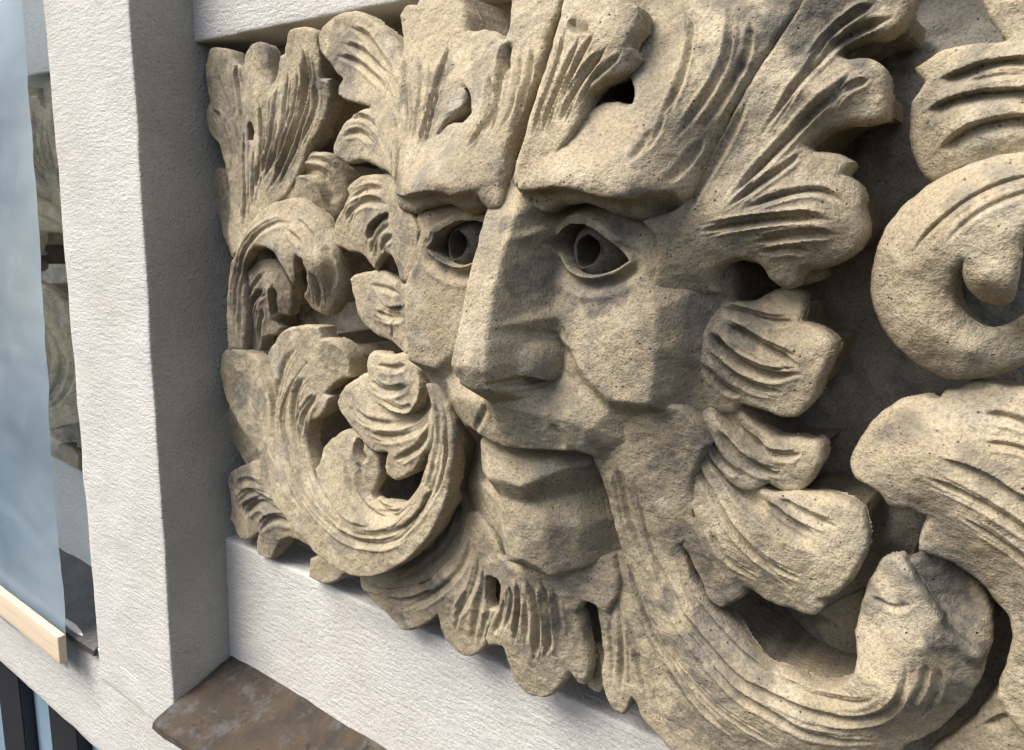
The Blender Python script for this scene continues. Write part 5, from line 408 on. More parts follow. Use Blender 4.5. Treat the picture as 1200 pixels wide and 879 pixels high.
{'n': 'scroll', 'out': [(1.0338, 0.5731), (1.0119, 0.5718), (0.9936, 0.5685), (0.9751, 0.5605), (0.9628, 0.5525), (0.9537, 0.5452), (0.9457, 0.5366), (0.9395, 0.5285), (0.9355, 0.5196), (0.932, 0.5088), (0.9304, 0.4955), (0.9304, 0.4815), (0.932, 0.4711), (0.9361, 0.4604), (0.9426, 0.4514), (0.9507, 0.4426), (0.9595, 0.4359), (0.9683, 0.429), (0.9767, 0.4247), (0.9855, 0.4238), (0.9939, 0.4241), (1.0029, 0.4261), (1.0104, 0.4282), (1.0291, 0.4375), (1.0502, 0.4509), (1.0478, 0.4722), (1.0259, 0.4708), (1.0179, 0.4632), (1.0108, 0.4603), (1.0057, 0.4605), (0.9983, 0.4633), (0.9927, 0.4681), (0.9879, 0.4757), (0.986, 0.4824), (0.9863, 0.4898), (0.9876, 0.4966), (0.9908, 0.5034), (0.9912, 0.497), (0.9931, 0.49), (0.9958, 0.4847), (1.0003, 0.48), (1.0046, 0.4776), (1.0094, 0.4769), (1.0141, 0.4774), (1.0177, 0.4795), (1.0201, 0.4876), (1.0208, 0.497), (1.0205, 0.5081), (1.0228, 0.5232), (1.04, 0.5334)], 'holes': [], 'ctl': [(1.0124, 0.5704, 0.07), (0.9642, 0.5517, 0.062), (0.9382, 0.5237, 0.06), (0.9321, 0.4818, 0.056), (0.9462, 0.4486, 0.057), (0.9773, 0.426, 0.058), (1.0117, 0.4289, 0.06), (1.0463, 0.4479, 0.062), (0.9662, 0.5052, 0.085), (0.993, 0.5326, 0.095), (0.9877, 0.4957, 0.09), (0.9875, 0.4816, 0.08), (0.9987, 0.4636, 0.07), (1.0181, 0.4642, 0.066), (1.0033, 0.4919, 0.1), (1.0193, 0.485, 0.095), (1.0187, 0.5081, 0.098), (0.9707, 0.4605, 0.08), (1.0014, 0.4464, 0.074), (1.0324, 0.5577, 0.09), (1.0447, 0.462, 0.07)], 'rnd': (0.0055, 0.0045), 'back': -0.055, 'st': [('g', 0.00143, 0.004, [(1.0265, 0.5554), (1.0115, 0.5533), (0.9947, 0.5457), (0.9801, 0.5336), (0.9669, 0.5188), (0.9594, 0.5047)]), ('g', 0.00165, 0.003, [(1.0279, 0.5469), (1.0155, 0.544), (1.0014, 0.5368), (0.9893, 0.5263), (0.9788, 0.5113)]), ('g', 0.00064, 0.00128, [(1.0269, 0.5538), (1.0122, 0.5516), (0.996, 0.5439), (0.9819, 0.5318), (0.969, 0.5173), (0.9618, 0.5034)])]},
{'n': 'leaf', 'out': [(0.9307, 0.3436), (0.9303, 0.3521), (0.9319, 0.3591), (0.9349, 0.3682), (0.9388, 0.3762), (0.9446, 0.387), (0.9518, 0.3953), (0.9607, 0.402), (0.9715, 0.4058), (0.9839, 0.4074), (0.9847, 0.4115), (0.9876, 0.4131), (0.9943, 0.4156), (0.9993, 0.4205), (1.0057, 0.4228), (1.014, 0.4221), (1.0241, 0.4212), (1.0313, 0.4213), (1.0582, 0.4244), (1.0944, 0.1651), (1.0632, 0.1756), (1.0437, 0.1958), (1.0467, 0.2158), (1.0476, 0.2339), (1.0475, 0.2466), (1.0438, 0.259), (1.0383, 0.2668), (1.0325, 0.2721), (1.0255, 0.2791), (1.0181, 0.284), (1.0086, 0.2882), (0.9991, 0.2905), (0.9907, 0.2912), (0.9826, 0.2928), (0.9824, 0.3056), (0.9856, 0.3181), (0.9842, 0.3212), (0.9764, 0.3226), (0.9709, 0.322), (0.963, 0.3229), (0.9556, 0.3286), (0.9492, 0.3322), (0.9414, 0.3353), (0.9347, 0.3374)], 'holes': [], 'ctl': [(0.9333, 0.3459, 0.052), (0.9398, 0.3752, 0.05), (0.9615, 0.4015, 0.05), (0.9873, 0.4119, 0.05), (1.0067, 0.4224, 0.052), (1.054, 0.4241, 0.06), (1.0616, 0.3727, 0.072), (0.9912, 0.3692, 0.075), (1.0233, 0.3531, 0.076), (0.9658, 0.3269, 0.056), (0.9848, 0.3203, 0.052), (0.9841, 0.2959, 0.05), (1.0134, 0.2877, 0.05), (1.0421, 0.2631, 0.048), (1.0479, 0.2254, 0.046), (1.0469, 0.203, 0.042), (1.0724, 0.2948, 0.07), (1.0886, 0.1736, 0.05), (1.0112, 0.3235, 0.068)], 'rnd': (0.005, 0.004), 'back': -0.055, 'st': [('s', 0.00514, 0.006, [(1.0647, 0.3518), (1.0416, 0.3563), (1.0231, 0.3653), (1.0064, 0.3703), (0.9909, 0.3709)]), ('g', 0.00234, 0.005, [(1.0664, 0.3238), (1.0446, 0.3337), (1.0244, 0.3438), (1.0036, 0.3508), (0.9844, 0.3544)]), ('g', 0.00229, 0.005, [(1.0578, 0.3985), (1.0396, 0.4004), (1.0251, 0.403), (1.0103, 0.4029)]), ('g', 0.0019, 0.004, [(1.0703, 0.2937), (1.0496, 0.311), (1.029, 0.3235), (1.0078, 0.3323)]), ('g', 0.00182, 0.004, [(1.0562, 0.3796), (1.0326, 0.3858), (1.0137, 0.3849)]), ('g', 0.00105, 0.0016, [(1.0671, 0.3264), (1.0456, 0.3367), (1.0255, 0.3472), (1.0047, 0.355), (0.9857, 0.3592)]), ('g', 0.00106, 0.0016, [(1.0656, 0.3211), (1.0437, 0.3306), (1.0233, 0.3403), (1.0025, 0.3465), (0.9831, 0.3494)]), ('g', 0.00103, 0.0016, [(1.0577, 0.3961), (1.0393, 0.3975), (1.0249, 0.3997), (1.0105, 0.3991)]), ('g', 0.00085, 0.00128, [(1.0712, 0.296), (1.0507, 0.3137), (1.0301, 0.3267), (1.0091, 0.3362)]), ('g', 0.00086, 0.00128, [(1.0694, 0.2914), (1.0485, 0.3082), (1.0279, 0.3202), (1.0065, 0.3283)]), ('g', 0.00082, 0.00128, [(1.0559, 0.3776), (1.0324, 0.3832), (1.0139, 0.3818)])]},
{'n': 'leaf', 'out': [(0.9931, 0.0728), (1.0066, 0.1145), (1.0213, 0.1404), (1.0329, 0.1621), (1.0414, 0.1828), (1.0521, 0.1844), (1.0909, 0.1833), (1.0981, 0.1322)], 'holes': [], 'ctl': [(0.9983, 0.0845, 0.015), (1.0354, 0.1657, 0.015), (1.0867, 0.1786, 0.02), (1.0925, 0.1369, 0.02)], 'rnd': (0.003, 0.002), 'back': -0.055, 'st': [('s', 0.00403, 0.006, [(1.0769, 0.1769), (1.0509, 0.1741), (1.0367, 0.1563)])]}
]

XM = .66
PATINA_SHADE = [(0.7433, 0.4638, 0.0178, 0.9), (0.6901, 0.483, 0.01, 0.7), (0.6794, 0.1353, 0.0238, 0.8), (0.6182, 0.1348, 0.0191, 0.6), (0.5341, 0.4854, 0.013, 0.9), (0.8257, 0.4415, 0.0256, 0.8), (0.8316, 0.3477, 0.0184, 0.7), (0.4829, 0.3326, 0.0209, 0.6), (0.974, 0.6093, 0.0212, 0.6), (0.6254, 0.3388, 0.0097, 0.8), (0.3675, 0.6956, 0.0246, 0.6), (0.1908, 0.7156, 0.016, 0.5), (0.0601, 0.6957, 0.0334, 0.6), (0.4255, 0.5186, 0.0145, 0.6), (0.9977, 0.2712, 0.0273, 1.0), (1.0216, 0.2449, 0.0261, 1.0), (0.868, 0.6859, 0.0506, 0.9), (0.9031, 0.6624, 0.0263, 0.8), (0.1171, 0.6628, 0.0655, 0.45), (0.1245, 0.4021, 0.0608, 0.5), (0.1058, 0.5758, 0.0572, 0.5), (0.2048, 0.5738, 0.0428, 0.45), (0.1055, 0.0949, 0.0692, 0.7), (0.7963, 0.4004, 0.0353, 0.5), (0.8005, 0.4427, 0.0274, 0.5), (0.6167, 0.1323, 0.0582, 0.45), (0.7331, 0.15, 0.0354, 0.4), (0.8359, 0.1613, 0.0505, 0.8), (0.6889, 0.4733, 0.0116, 0.7), (0.5816, 0.5033, 0.0094, 0.9), (0.7496, 0.471, 0.0191, 0.8), (0.1068, 0.1153, 0.0355, 0.6), (0.7263, 0.2251, 0.0218, 0.5), (0.805, 0.3238, 0.0295, 0.45), (0.7619, 0.5203, 0.0131, 0.7), (0.7283, 0.4936, 0.0234, 0.8), (0.5748, 0.4937, 0.0204, 0.9), (0.669, 0.518, 0.0065, 0.8), (0.4928, 0.4641, 0.0121, 0.7), (0.4219, 0.4206, 0.0173, 0.4), (0.8431, 0.4727, 0.013, 0.7), (0.7078, 0.3636, 0.0149, 0.4), (0.8027, 0.5709, 0.024, 0.35), (0.8986, 0.6009, 0.0143, 0.3), (0.6657, 0.1712, 0.0271, 0.5), (0.397, 0.1507, 0.022, 0.3), (0.5688, 0.6237, 0.0149, 0.4), (0.8914, 0.4114, 0.0117, 0.3), (0.8767, 0.3267, 0.0125, 0.4), (0.1823, 0.3954, 0.0164, 0.8), (0.4392, 0.0193, 0.0136, 0.71), (0.722, 0.3128, 0.0193, 0.51), (0.792, 0.5345, 0.0094, 0.38), (0.5595, 0.6131, 0.0087, 0.73), (0.9893, 0.5719, 0.0042, 0.35), (0.8851, 0.2466, 0.0057, 0.54), (0.0804, 0.2784, 0.0277, 0.74), (0.4886, 0.0992, 0.0287, 0.71), (0.0866, 0.3257, 0.0358, 0.45), (0.9377, 0.3935, 0.0151, 0.49), (0.1647, 0.6829, 0.01, 0.38), (1.0179, 0.3655, 0.0146, 0.53), (0.8441, 0.2126, 0.0213, 0.71), (0.9187, 0.6183, 0.0084, 0.27), (0.7776, 0.2008, 0.0073, 0.34), (0.8296, 0.4066, 0.0139, 0.72), (0.9773, 0.6065, 0.0137, 0.42), (0.2692, 0.4258, 0.0201, 0.73), (0.6002, 0.6933, 0.019, 0.31), (0.7236, 0.1434, 0.0166, 0.47), (0.9021, 0.654, 0.0111, 0.46), (1.038, 0.2836, 0.0054, 0.35), (0.6942, 0.2417, 0.0128, 0.43), (1.0187, 0.1927, 0.0103, 0.7), (0.5617, 0.6532, 0.0146, 0.58), (1.0053, 0.1806, 0.0159, 0.63), (0.8866, 0.2943, 0.0168, 0.74), (0.6037, 0.6498, 0.0097, 0.36), (0.6108, 0.1343, 0.0086, 0.47), (0.9217, 0.5374, 0.0053, 0.37), (0.222, 0.0049, 0.0143, 0.35), (0.9543, 0.2508, 0.0134, 0.71), (0.1626, -0.1945, 0.029, 0.4), (0.9512, 0.3355, 0.0186, 0.3), (0.7879, 0.4131, 0.0158, 0.37), (0.1372, 0.2571, 0.0197, 0.7), (1.0266, 0.2867, 0.0109, 0.36), (0.8183, 0.2458, 0.0184, 0.75), (0.4369, 0.4059, 0.0162, 0.41), (0.3223, 0.4988, 0.0109, 0.41), (0.8617, 0.3481, 0.0202, 0.53), (0.772, 0.3032, 0.0178, 0.56), (0.8004, 0.3332, 0.0111, 0.64), (0.7976, 0.5104, 0.0088, 0.29), (0.5771, 0.6961, 0.0082, 0.28), (0.8045, 0.5924, 0.0173, 0.62), (0.7313, 0.2929, 0.0153, 0.33), (0.8585, 0.0988, 0.0191, 0.34), (0.2788, -0.1052, 0.0369, 0.62), (0.8864, 0.597, 0.0147, 0.35), (0.3506, 0.4132, 0.0081, 0.67), (0.3526, 0.1158, 0.023, 0.64), (0.8265, 0.1035, 0.0131, 0.5), (0.5818, 0.18, 0.0134, 0.65), (0.2517, 0.5535, 0.0172, 0.31), (0.4123, 0.0376, 0.0183, 0.36), (0.9568, 0.3817, 0.013, 0.69), (0.8656, 0.5361, 0.005, 0.52), (0.8913, 0.2324, 0.0086, 0.57), (0.9832, 0.5409, 0.0076, 0.46), (0.8064, 0.0738, 0.0169, 0.69), (0.8405, 0.4199, 0.0095, 0.43), (0.8976, 0.5797, 0.0064, 0.36)]  # dirt spots; wide blobs paint shade onto left leaves and upper-right ground stone
DRILL = [(float(np.mean([a for a, b in hl])), float(np.mean([b for a, b in hl])), float(max(np.ptp([a for a, b in hl]), np.ptp([b for a, b in hl]))/2)) for p in PIECES for hl in p['holes']]+[(0.7982, 0.4723, 0.03), (0.4536, 0.6458, 0.02), (0.2963, 0.4632, 0.012), (0.2054, 0.6554, 0.025), (0.6639, 0.0671, 0.014), (0.2765, 0.5806, 0.014)]
panel = empty('carved_panel'); tag(panel, 'weathered sandstone relief of a leafy face with curling acanthus foliage, right of the pilaster', 'stone carving')
def slab(name, x0, x1, parent):
    nx, nz = 320, 190; X, Z = np.meshgrid(np.linspace(x0, x1, nx), np.linspace(-.02, .77, nz), indexing='ij')
    h = -.062+.007*fbm(X, Z, 12, 4, 3)+.007*fbm(X, Z, 70, 3, 6)
    for hx, hz, hr in DRILL: h = h-.09*sst((hr*1.35-np.hypot(X-hx, Z-hz))/(hr*.5))
    V = np.stack([X, -h, Z], -1).reshape(-1, 3); idx = np.arange(nx*nz).reshape(nx, nz)
    F = np.stack([idx[:-1, :-1], idx[1:, :-1], idx[1:, 1:], idx[:-1, 1:]], -1).reshape(-1, 4)
    n = len(V); V = np.vstack([V, V*np.array([1, 0, 1])+np.array([0, .20, 0])]); ring = np.concatenate([idx[:, 0], idx[-1, 1:], idx[-2::-1, -1], idx[0, -2:0:-1]])
    r2 = np.roll(ring, -1); F = np.vstack([F, np.stack([r2, ring, ring+n, r2+n], 1)])
    me = np_mesh(name, V, F); patina_shade(me); return link(name, me, M_BACK, parent)
slab('background_stone', -.005, 1.34, panel)
built = []
for k, p in enumerate(PIECES):
    loops = [smooth_loop(p['out'])]+[smooth_loop(h) for h in p['holes']]
    for L in loops:
        L += np.stack([.0016*fbm(L[:, 0], L[:, 1], 95, 3, k), .0016*fbm(L[:, 0], L[:, 1], 95, 3, k+50)], 1)
    V, F = carve(loops, tps(p['ctl']), p['back'], p['rnd'], p['st'], seed=k*3, inset=p.get('inset', .013), res=.00125 if loops[0][:, 0].mean() < .66 else .00095)
    me = np_mesh(p['n'], V, F, 78); patina_shade(me); o = link(p['n'], me, M_STONE, panel); built.append(o)
    if 'lab' in p: o['label'] = p['lab']

# ---- the face: a faceted height surface, symmetrical about XM
FC = [(0,.60,.095),(0,.545,.130),(0,.523,.142),(0,.463,.166),(0,.42,.178),(0,.402,.181),(0,.3815,.172),(0,.366,.147),(0,.345,.1355),(0,.320,.124),
      (0,.315,.064),(0,.309,.107),(0,.243,.098),(0,.205,.095),(0,.182,.070),(0,.168,.045),(0,.15,.04)]
FR = [(.012,.545,.128),(.017,.523,.142),(.0155,.492,.155),(.015,.463,.1655),(.0155,.435,.173),(.018,.415,.177),(.0205,.400,.178),(.0175,.3835,.170),
 (.028,.545,.104),(.032,.522,.090),(.034,.503,.094),(.035,.475,.104),(.037,.452,.110),
 (.023,.421,.160),(.024,.404,.162),(.036,.425,.110),(.039,.405,.110),(.036,.388,.112),(.026,.388,.135),
 (.048,.430,.109),(.0535,.411,.106),(.0525,.390,.107),(.041,.375,.114),(.026,.372,.130),
 (.043,.442,.1135),(.056,.418,.1145),(.067,.4025,.1155),(.082,.389,.1155),(.097,.379,.1145),(.133,.382,.1145),(.136,.42,.1155),(.135,.456,.1165),(.122,.482,.1125),(.062,.460,.1125),(.095,.43,.1185),
 (.058,.399,.1075),(.076,.380,.1045),(.091,.368,.103),(.134,.370,.094),(.11,.365,.096),
 (.030,.360,.131),(.060,.356,.119),(.078,.350,.109),(.020,.321,.121),(.040,.3235,.116),(.064,.3255,.105),(.080,.315,.084),
 (.026,.243,.094),(.050,.246,.076),(.026,.190,.082),(.050,.200,.062),
 (.1475,.43,.102),(.153,.40,.086),(.168,.43,.066),(.168,.37,.060),(.148,.366,.078),(.164,.48,.070),(.152,.52,.08),(.142,.50,.102),(.172,.55,.045),(.13,.532,.1),(.10,.56,.098),(.16,.60,.04),(.08,.60,.09),
 (.11,.335,.078),(.13,.325,.060),(.15,.335,.042),
 (.050,.537,.098),(.080,.537,.103),(.112,.522,.107),(.045,.476,.108),(.075,.464,.1115),(.105,.474,.112),(.066,.498,.107)]
# the mouth is carved a little crooked, so its two halves are given one by one
FM = [(.066,.250,.048),(.078,.256,.03),(.070,.212,.040),(.086,.25,.026),(.088,.212,.02),(.03,.176,.045),(.06,.188,.03),(.07,.16,.03),(.098,.29,.036),(.115,.25,.02),(.13,.29,.02),
      (-.066,.250,.068),(-.070,.208,.054),(-.090,.25,.054),(-.095,.20,.042),(-.118,.235,.038),(-.128,.215,.026),(-.132,.245,.022),(-.115,.19,.024),(-.03,.176,.05),(-.06,.184,.042),(-.08,.165,.03),(-.098,.285,.044),(-.122,.27,.028),(-.14,.29,.016),
      (.020,.3165,.064),(.042,.3185,.06),(.064,.320,.056),(.078,.308,.05),(.020,.311,.106),(.040,.3135,.097),(.010,.284,.113),(.031,.297,.106),(.046,.306,.096),(.064,.308,.074),
      (.006,.261,.095),(.025,.268,.086),(.046,.275,.070),(.064,.28,.046),
      (-.020,.3145,.064),(-.040,.3165,.062),(-.062,.318,.06),(-.080,.308,.05),(-.020,.308,.106),(-.040,.309,.100),(-.058,.310,.091),(-.014,.284,.113),(-.036,.279,.104),(-.055,.277,.089),(-.072,.29,.068),
      (-.021,.262,.096),(-.036,.259,.088),(-.055,.262,.070),(-.074,.27,.04)]
CHM = [[(-.080,.315),(-.064,.3255),(-.040,.3235),(-.020,.321),(0,.320),(.020,.321),(.040,.3235),(.064,.3255),(.080,.315)],[(-.062,.318),(-.040,.3165),(-.020,.3145),(0,.315),(.020,.3165),(.042,.3185),(.064,.320),(.078,.308)],
       [(-.058,.310),(-.040,.309),(-.020,.308),(0,.309),(.020,.311),(.040,.3135)],[(-.055,.277),(-.036,.279),(-.014,.284),(.010,.284),(.031,.297),(.046,.306)],[(-.055,.262),(-.036,.259),(-.021,.262),(.006,.261),(.025,.268),(.046,.275),(.064,.28)]]
CH = [[(.012,.545),(.017,.523),(.0155,.492),(.015,.463),(.0155,.435),(.018,.415),(.0205,.400),(.0175,.3835)],
      [(.043,.442),(.056,.418),(.067,.4025),(.082,.389),(.097,.379),(.133,.382),(.137,.42),(.135,.456),(.122,.482)],
      [(0,.243),(.026,.243),(.050,.246),(.066,.250)],[(0,.205),(.026,.190),(.050,.200),(.070,.212)]]
def face_height():
    P = list(FC)+FR+[(-a, b, c) for a, b, c in FR]+FM; xy = [(a, b) for a, b, _ in P]; look = {(round(a, 4), round(b, 4)): i for i, (a, b) in enumerate(xy)}
    ed = []
    for ch in CH:
        for sg in (1, -1):
            ii = [look.get((round(sg*a, 4), round(b, 4)), look.get((0, round(b, 4)) if a == 0 else None)) for a, b in ch]
            ed += [(a, b) for a, b in zip(ii, ii[1:]) if a is not None and b is not None and a != b]
    for ch in CHM:
        ii = [look[(round(a, 4), round(b, 4))] for a, b in ch]; ed += list(zip(ii, ii[1:]))
    vo, _, fo, ovo, _, _ = delaunay_2d_cdt([Vector(v) for v in xy], ed, [], 0, 1e-6)
    hv = []
    for i, v in enumerate(vo):
        if ovo[i]: hv.append(P[ovo[i][0]][2])
        else:
            d = [((v.x-a)**2+(v.y-b)**2+1e-9, c) for a, b, c in P]; d.sort(); hv.append(sum(c/e for e, c in d[:3])/sum(1/e for e, c in d[:3]))
    res = .001; x0, x1, z0, z1 = -.19, .19, .13, .62; nx, nz = int((x1-x0)/res)+1, int((z1-z0)/res)+1
    H = np.full((nx, nz), .03); xs = x0+np.arange(nx)*res; zs = z0+np.arange(nz)*res
    for f in fo:
        a, b, c = [np.array(vo[i]) for i in f]; ha, hb, hc = [hv[i] for i in f]
        i0 = max(0, int((min(a[0], b[0], c[0])-x0)/res)); i1 = min(nx, int((max(a[0], b[0], c[0])-x0)/res)+2)
        j0 = max(0, int((min(a[1], b[1], c[1])-z0)/res)); j1 = min(nz, int((max(a[1], b[1], c[1])-z0)/res)+2)
        X, Z = np.meshgrid(xs[i0:i1], zs[j0:j1], indexing='ij'); D = (b[1]-c[1])*(a[0]-c[0])+(c[0]-b[0])*(a[1]-c[1])
        if abs(D) < 1e-12: continue
        l1 = ((b[1]-c[1])*(X-c[0])+(c[0]-b[0])*(Z-c[1]))/D; l2 = ((c[1]-a[1])*(X-c[0])+(a[0]-c[0])*(Z-c[1]))/D; l3 = 1-l1-l2
        m = (l1 >= -1e-6) & (l2 >= -1e-6) & (l3 >= -1e-6); H[i0:i1, j0:j1][m] = (l1*ha+l2*hb+l3*hc)[m]
    s = 1.45; k = np.exp(-np.arange(-6, 7)**2/(2*s*s)); k /= k.sum()
    for ax in (0, 1):
        Hp = np.pad(H, [(6, 6) if a == ax else (0, 0) for a in (0, 1)], mode='edge'); H = sum(kk*(Hp[i:i+nx, :] if ax == 0 else Hp[:, i:i+nz]) for i, kk in enumerate(k))
    def ev(q):
        u = np.clip((q[:, 0]-XM-x0)/res, 0, nx-1.001); v = np.clip((q[:, 1]-z0)/res, 0, nz-1.001); i = u.astype(int); j = v.astype(int); a = u-i; b = v-j
        h = (H[i, j]*(1-a)+H[i+1, j]*a)*(1-b)+(H[i, j+1]*(1-a)+H[i+1, j+1]*a)*b
        for sg in (1, -1):
            loc = np.stack([(q[:, 0]-XM)*sg, q[:, 1]], 1); m = (loc[:, 0] > .01) & (loc[:, 0] < .15) & (loc[:, 1] > .43) & (loc[:, 1] < .56)
            if not m.any(): continue
            lq = loc[m]; eye = smooth_loop([(.029,.502),(.036,.511),(.046,.517),(.061,.519),(.076,.515),(.091,.506),(.107,.492),(.095,.4845),(.081,.480),(.067,.4785),(.052,.483),(.040,.492)])
            s_, _ = sdf(lq, [eye]); out = -s_; hh = h[m]
            up = sst((lq[:, 1]-(.499-.06*np.maximum(lq[:, 0]-.07, 0)))/.012)
            lid = .0125*np.exp(-(np.maximum(out-.006, 0)/.005)**2)*(out > 0)*up                # heavy upper lid
            low = .0055*np.exp(-((out-.002)/.0026)**2)*(out > 0)*(1-up)                         # thin lower rim
            bag = -.0050*np.exp(-((out-.0095)/.0042)**2)*(1-up)*sst((lq[:, 0]-.03)/.02)*sst((.125-lq[:, 0])/.02)
            ridge = .002*np.exp(-((out-.018)/.004)**2)*(1-up)*sst((lq[:, 0]-.03)/.02)*sst((.125-lq[:, 0])/.02)
            hh = hh+lid+low+bag+ridge; hh = np.where(out < 0, hh-.085*sst(-out/.0018), hh); h[m] = hh
            ax_, az_ = loc[:, 0]-.0222, loc[:, 1]-.4035; ax2 = ax_*.95-az_*.10; e = (np.abs(ax2/.0215)**2.3+np.abs((az_+ax_*.12)/.0245)**2.3)**(1/2.3)
            bulb = .106+(.0375-.95*(loc[:, 0]-.032))*np.clip(1-e**3.6, 0, 1)**.55; m2 = (e < 1.0)
            h = np.where(e >= 1, h-.0045*np.exp(-((e-1.04)/.16)**2)*sst((loc[:, 0]-.018)/.008), h); h = np.where(m2, np.maximum(h, bulb), h)
            nos = smooth_loop([(.0145,.3885),(.023,.3920),(.033,.3915),(.037,.387),(.027,.3835),(.018,.3845)]); s2, _ = sdf(loc, [nos]); h = h-.026*sst((s2+.001)/.003)
        return h
    return ev
def mir(pts): return [(XM+a, b) for a, b in pts]+[(XM-a, b) for a, b in pts[::-1]]
fr = [(0.0,.60),(.10,.60),(.165,.59),(.172,.55),(.170,.45),(.165,.36),(.15,.325),(.12,.30),(.10,.27),(.09,.25),(.089,.212),(.06,.186),(.03,.174),(0.001,.166)]
fl = [(-.03,.172),(-.06,.174),(-.09,.172),(-.118,.182),(-.134,.205),(-.142,.235),(-.146,.27),(-.15,.325),(-.165,.36),(-.170,.45),(-.172,.55),(-.165,.59),(-.10,.60)]
fo = smooth_loop([(XM+a, b) for a, b in fr+fl])
fst = [('g', .0022, .005, [(XM+.006, .585), (XM+.005, .56), (XM+.004, .545)]), ('g', .0030, .0028, [(XM-.010, .362), (XM-.022, .350), (XM-.031, .341), (XM-.047, .322)]), ('g', .004, .0035, [(XM+.046, .352), (XM+.05, .340), (XM+.052, .326)])]
V, F = carve([fo], face_height(), -.05, (.004, .002), fst, seed=91, res=.00115, rough=.75)
me = np_mesh('face', V, F, 70); patina_shade(me); face = link('face', me, M_STONE, panel)
# glabella wedge between the brows is part of the left brow; eyeballs with drilled pupils sit in the lids
def eyeball(x, z, w_, aim):
    r0 = .0285; th = math.asin(.0150/r0)
    pr = [(0, -.035), (.0045, -.0345), (.0085, -.031), (.0114, 0), (.0122, r0*math.cos(math.asin(.0122/r0))-.0012), (.0132, r0*math.cos(math.asin(.0132/r0)))]
    for t in np.linspace(th, math.pi*.55, 12): pr.append((r0*math.sin(t), r0*math.cos(t)))
    n = 40; V = []; F = []
    for r_, d in pr:
        for a in range(n):
            ph = a*2*math.pi/n; k_ = (1+.09*math.sin(ph*2+.8)+.06*math.sin(ph*3+1.3)+.04*math.sin(ph*5)) if r_ < .0148 else 1
            V.append((r_*k_*math.cos(ph), -d, r_*k_*math.sin(ph)*(1.12 if r_ < .0148 else 1)))
    for i in range(len(pr)-1):
        for a in range(n): b = (a+1) % n; F.append((i*n+b, i*n+a, (i+1)*n+a, (i+1)*n+b))
    me = np_mesh('eye', np.array(V), np.array(F), 40); me.transform(Matrix.Rotation(aim[0], 4, 'Z') @ Matrix.Rotation(aim[1], 4, 'X'))
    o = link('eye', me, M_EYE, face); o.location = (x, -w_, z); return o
random.seed(3)
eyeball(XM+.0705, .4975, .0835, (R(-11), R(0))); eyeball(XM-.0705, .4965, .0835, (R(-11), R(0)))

# ------------------------------------------------------------------ the next bay, left of the pilaster
panel2 = empty('carved_panel', (PX0-.0, 0, 0)); panel2.scale = (-1, 1, 1)
tag(panel2, 'second foliage relief, a sliver of carved stone seen between the blue film and the pilaster', 'stone carving')
slab('background_stone', -.005, 1.34, panel2)
for o in built[:11]:
    c = o.copy(); COL.objects.link(c); c.parent = panel2

# ------------------------------------------------------------------ lead flashings on the ledges
def flashing(name, x0, x1, mat, label, seed, k_=1.0):
    nx, nt_ = 70, 12; prof = [(-.004, -.198), (.02, -.2075), (.06, -.2215), (.10, -.2335), (.128, -.2425), (.136, -.247), (.138, -.256), (.132, -.258), (.128, -.250), (.10, -.2395), (.05, -.226), (-.004, -.212)]
    V = []
    for i in range(nx):
        x = x0+(x1-x0)*i/(nx-1)
        for k, (w_, z) in enumerate(prof):
            V.append((x, -(w_*k_+.004*float(fbm(np.array([x]), np.array([w_]), 25, 2, seed)[0])*(w_ > .09)), z+.005*float(fbm(np.array([x]), np.array([w_]), 18, 3, seed+2)[0])))
    V = np.array(V); n = len(prof); F = []
    for i in range(nx-1):
        for k in range(n): b = (k+1) % n; F.append((i*n+k, (i+1)*n+k, (i+1)*n+b, i*n+b))
    V0 = len(V)
    for i in (0, nx-1):
        for k in range(n//2-1): a = (i*n+k, i*n+k+1, i*n+n-2-k, i*n+n-1-k); F.append(a if i == 0 else a[::-1])
    o = link(name, np_mesh(name, V, np.array(F), 40), mat); return tag(o, label, 'flashing')
flashing('ledge_flashing', PX1+.004, 1.33, M_LEAD, 'rust-brown weathered flashing on the ledge under the leafy face panel', 3)
flashing('ledge_flashing', -2.1, PX0-.004, M_DLEAD, 'dark grey flashing on the ledge left of the pilaster, beside the wooden batten', 9, .77)

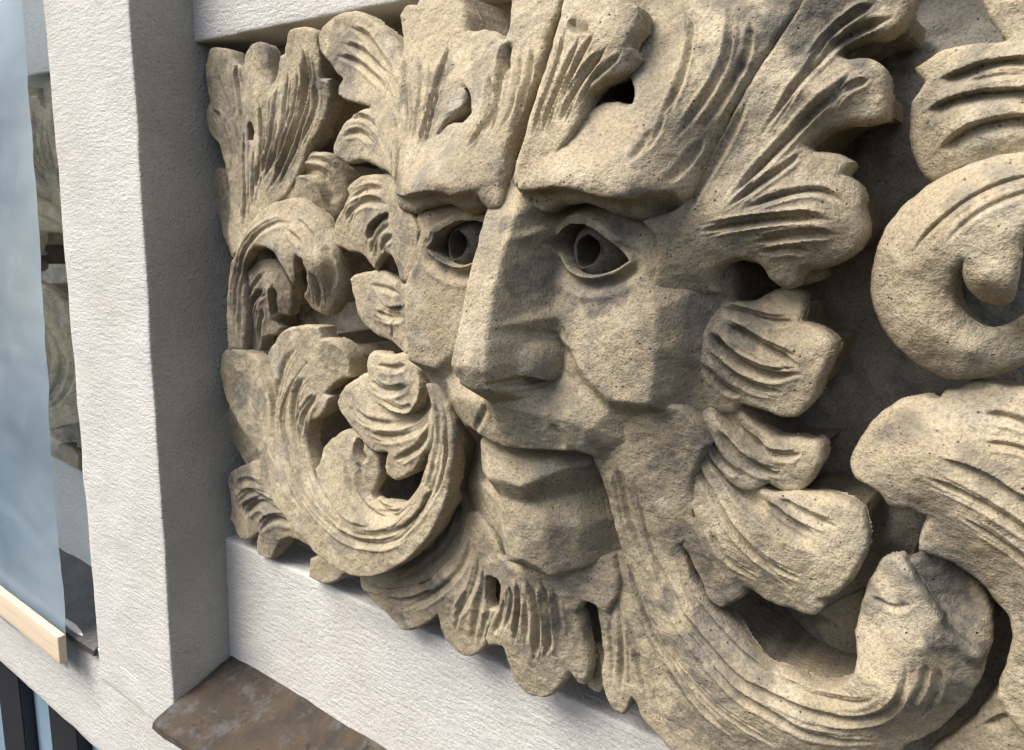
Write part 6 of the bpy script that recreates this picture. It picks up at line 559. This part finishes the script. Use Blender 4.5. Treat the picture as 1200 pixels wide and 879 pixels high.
# ------------------------------------------------------------------ plastic film and its batten
def film_sheet():
    nx, nz = 110, 150; V = []
    U, T = np.meshgrid(np.linspace(0, 1, nx), np.linspace(0, 1, nz), indexing='ij')
    zb = -.312-.012*fbm(U*1.2, T*0, 9, 2, 5); zz = 1.25+(zb-1.25)*T
    xr = FILM_X(zz)+.006*fbm(U*0, zz, 16, 4, 2); X = xr-(1-U)*1.2
    W = .1185+.006*fbm(X, zz, 4, 3, 1)+.003*fbm(X*.6, zz*2, 9, 3, 8)
    P = np.stack([X, -W, zz], -1).reshape(-1, 3); idx = np.arange(nx*nz).reshape(nx, nz)
    F = np.stack([idx[:-1, :-1], idx[:-1, 1:], idx[1:, 1:], idx[1:, :-1]], -1).reshape(-1, 4)
    return P, F
FILM_X = lambda z: -.278-.062*(.82-z)/1.1
V, F = film_sheet()
tag(link('plastic_sheet', np_mesh('plastic_sheet', V, F, 60), M_FILM), 'pale blue wrinkled plastic sheet hanging left of the pilaster', 'plastic sheet')
bt = rough_box('wooden_batten', (-1.6, -.140, -.277), (-.312, -.1265, -.224), M_WOOD, None, amp=.0006, bev=.0012, seed=12)
tag(bt, 'raw pine batten fixed along the bottom of the blue plastic sheet', 'batten')

# ------------------------------------------------------------------ window under the band
win = empty('window', (-1.3, 0, -1)); tag(win, 'dark framed window just below the white band at the lower left corner', 'window')
def wbox(name, x0, x1, y0, y1, z0, z1, m):
    me = bpy.data.meshes.new(name); bm = bmesh.new(); bmesh.ops.create_cube(bm, size=1)
    for v in bm.verts: v.co = Vector((x0+(v.co.x+.5)*(x1-x0)+1.3, y0+(v.co.y+.5)*(y1-y0), z0+(v.co.z+.5)*(z1-z0)+1))
    bmesh.ops.bevel(bm, geom=bm.edges[:], offset=.003, segments=2, affect='EDGES'); bm.to_mesh(me); bm.free(); return link(name, me, m, win)
for i, x in enumerate(np.arange(-2.1, .3, .30)):
    wbox('mullion', x-.07, x+.07, -.04, .03, -1.6, -.45, M_FRAME); wbox('pane', x+.069, x+.231, -.012, -.006, -1.6, -.45, M_GLASS)
